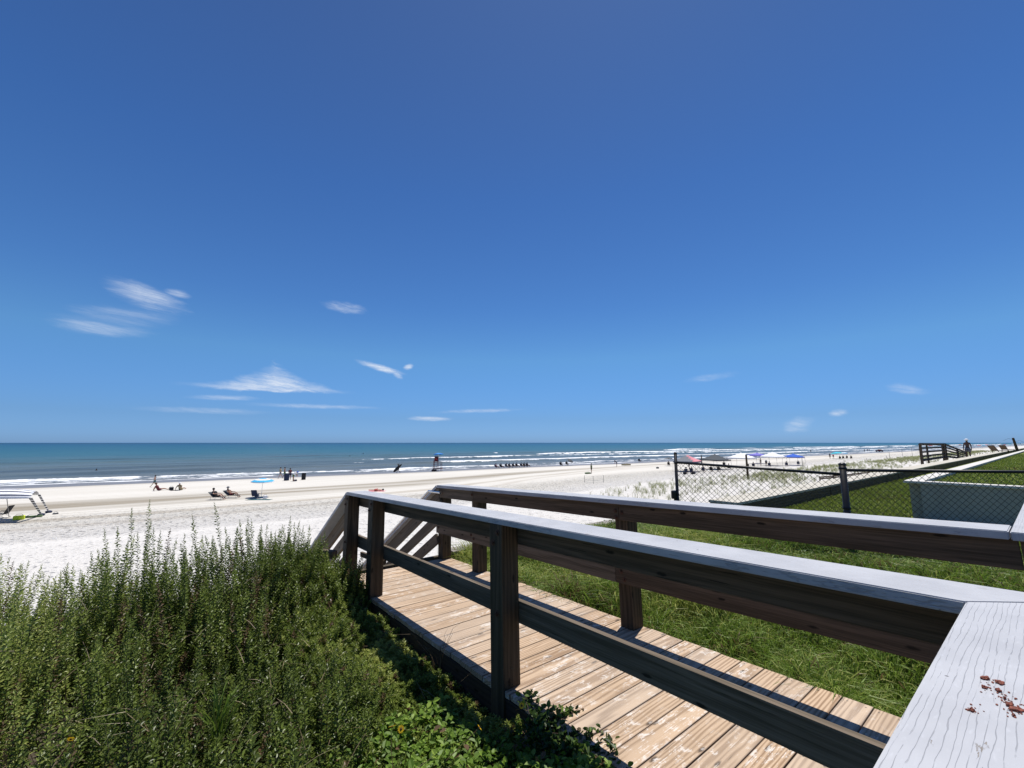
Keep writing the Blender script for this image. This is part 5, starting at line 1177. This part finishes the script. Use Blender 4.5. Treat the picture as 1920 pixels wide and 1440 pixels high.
# low timber walkway piece on the dune behind the seawall
def dune_timber():
    a = at(1537, 896, 1.9); b = at(1630, 887, 1.9); th = thing('buried_sand_fence', a, 'low brown timber fence half buried in the dune behind the seawall', 'fence'); TM = Matrix.Translation(-Vector(a))
    zd = Vector((0, 0, 1)); d = (b - a); L_ = d.length
    for k, z in enumerate((-.10, .06)):
        bm = bmesh.new(); M = frame(a + zd * z, b + zd * z, zd); add_box(bm, (0, 0, 0), (L_, .04, .13), bev=.005); bm_obj('rail', bm, M_RAIL, th, TM @ M)
    for k in range(5):
        q = a + d * (k / 4); bm = bmesh.new(); tube(bm, [q - zd * 2.2, q + zd * .16], .05, 8); bm_obj('post', bm, M_RAIL, th, TM)
dune_timber()
# neighbour's lookout rails on the seawall
def lookout():
    z0 = 4.36; P = [at(1729, 865, z0 - .02), at(1775, 857.5, z0), at(1797, 859.5, z0 - .22), at(1814, 862, z0 - .42)]
    th = thing('lookout_railing', P[0], 'brown wooden railing of a dune crossover on the seawall to the right', 'railing'); TM = Matrix.Translation(-Vector(P[0])); zd = Vector((0, 0, 1))
    hh = [1.0, .95, .78, .62]
    for q, h_ in zip(P, hh):
        bm = bmesh.new(); tube(bm, [q - zd * .4, q + zd * h_], .085, 4); bm_obj('post', bm, M_RAIL, th, TM)
    q = P[0].lerp(P[1], .22); bm = bmesh.new(); tube(bm, [q - zd * .4, q + zd * .97], .06, 4); bm_obj('post', bm, M_RAIL, th, TM)
    q = P[0].lerp(P[1], .88); bm = bmesh.new(); tube(bm, [q - zd * .4, q + zd * .97], .10, 4); bm_obj('post', bm, M_RAIL, th, TM)
    for i in range(3):
        for k in range(5):
            f = [.06, .28, .52, .75, .97][k]; a = P[i] + zd * (hh[i] * f); b = P[i + 1] + zd * (hh[i + 1] * f)
            bm = bmesh.new(); M = frame(a, b, zd); add_box(bm, (0, 0, 0), ((b - a).length, .05, .14 if k in (0, 4) else .10), bev=.005); bm_obj('rail', bm, M_RAIL, th, TM @ M)
    bm = bmesh.new(); a = P[1] + Vector((.2, .2, .02)); 
    bm.free()
    q = at(1817.5, 863, 3.99); person(q, 'stand', CAMR + 2.0, 'bare-chested man in white cap beside the wooden lookout railing', SK3, 'grey', None, hat='white', H=1.68)
lookout()
# things at the far right beyond the raised lawn
def sunbed(p, rz, lab):
    th = thing('wooden_sunbed', p, lab, 'sunbed', 'sunbeds beyond the raised lawn', rz)
    bm = bmesh.new(); add_box(bm, (0, .3, .32), (.65, 1.3, .06), bev=.01); bm_obj('bed', bm, M_RAIL, th)
    bm = bmesh.new(); add_box(bm, (0, 0, .36), (.65, .05, .75), bev=.01); bm_obj('backrest', bm, M_RAIL, th, Matrix.Translation((0, -.35, .32)) @ Matrix.Rotation(.7, 4, 'X'))
    for x in (-.28, .28):
        for y in (-.3, .85): bm = bmesh.new(); tube(bm, [(x, y, 0), (x, y, .32)], .035, 6); bm_obj('leg', bm, M_RAIL, th)
sunbed(at(1872, 850.5, 4.2), CAMR - 1.5, 'dark sunbed beyond the raised lawn, left of another'); sunbed(at(1888, 847.5, 4.2), CAMR - 1.3, 'dark sunbed nearest the leaning post on the right')
def far_post():
    p = at(1909, 845.5, 4.66); th = thing('leaning_post', p, 'leaning weathered post with drooping wires at the right edge', 'post'); d = (p - Vector((0, 0, CAMZ))).dot(Vector((FWD.x, FWD.y, 0)).normalized()); h_ = 24 * d / FPX
    bm = bmesh.new(); tube(bm, [(0, 0, -.3), tuple(-RGT * .24 * h_ + Vector((0, 0, h_)))], [.055 * d / 20, .04 * d / 20], 8); bm_obj('shaft', bm, M_POST, th)
    bm = bmesh.new()
    for s_, z_ in ((-1, .85), (1, .7), (1, .45)):
        a = -RGT * .24 * h_ * z_ + Vector((0, 0, h_ * z_)); tube(bm, [a, a + RGT * s_ * .4 * h_ + Vector((0, 0, .10 * h_)), a + RGT * s_ * .8 * h_ - Vector((0, 0, .05 * h_))], .009, 4)
    bm_obj('wire', bm, M_POST, th)
far_post()
cols = ['red', 'pink', 'blue', 'orange', 'white', 'red', 'skyblue', 'pink', 'navy', 'white', 'red', 'turquoise']
fp = [(1745, 838.5), (1758, 837.2), (1772, 836.2), (1800, 835.8), (1828, 836.8), (1836, 838), (1845, 837.5), (1850, 836), (1862, 836.6), (1873, 836), (1884, 835.4), (1893, 834.9)]
for i, ((px, py), c) in enumerate(zip(fp, cols)):
    wd_ = ['first', 'second', 'third', 'fourth', 'fifth', 'sixth', 'seventh', 'eighth', 'ninth', 'tenth', 'eleventh', 'twelfth'][i]
    q = gpt(px, py); umbrella(q, f'{wd_} tiny far umbrella from the left on the distant beach, {c}', [c], 2.6, 2.2, group='tiny umbrellas on the distant beach')
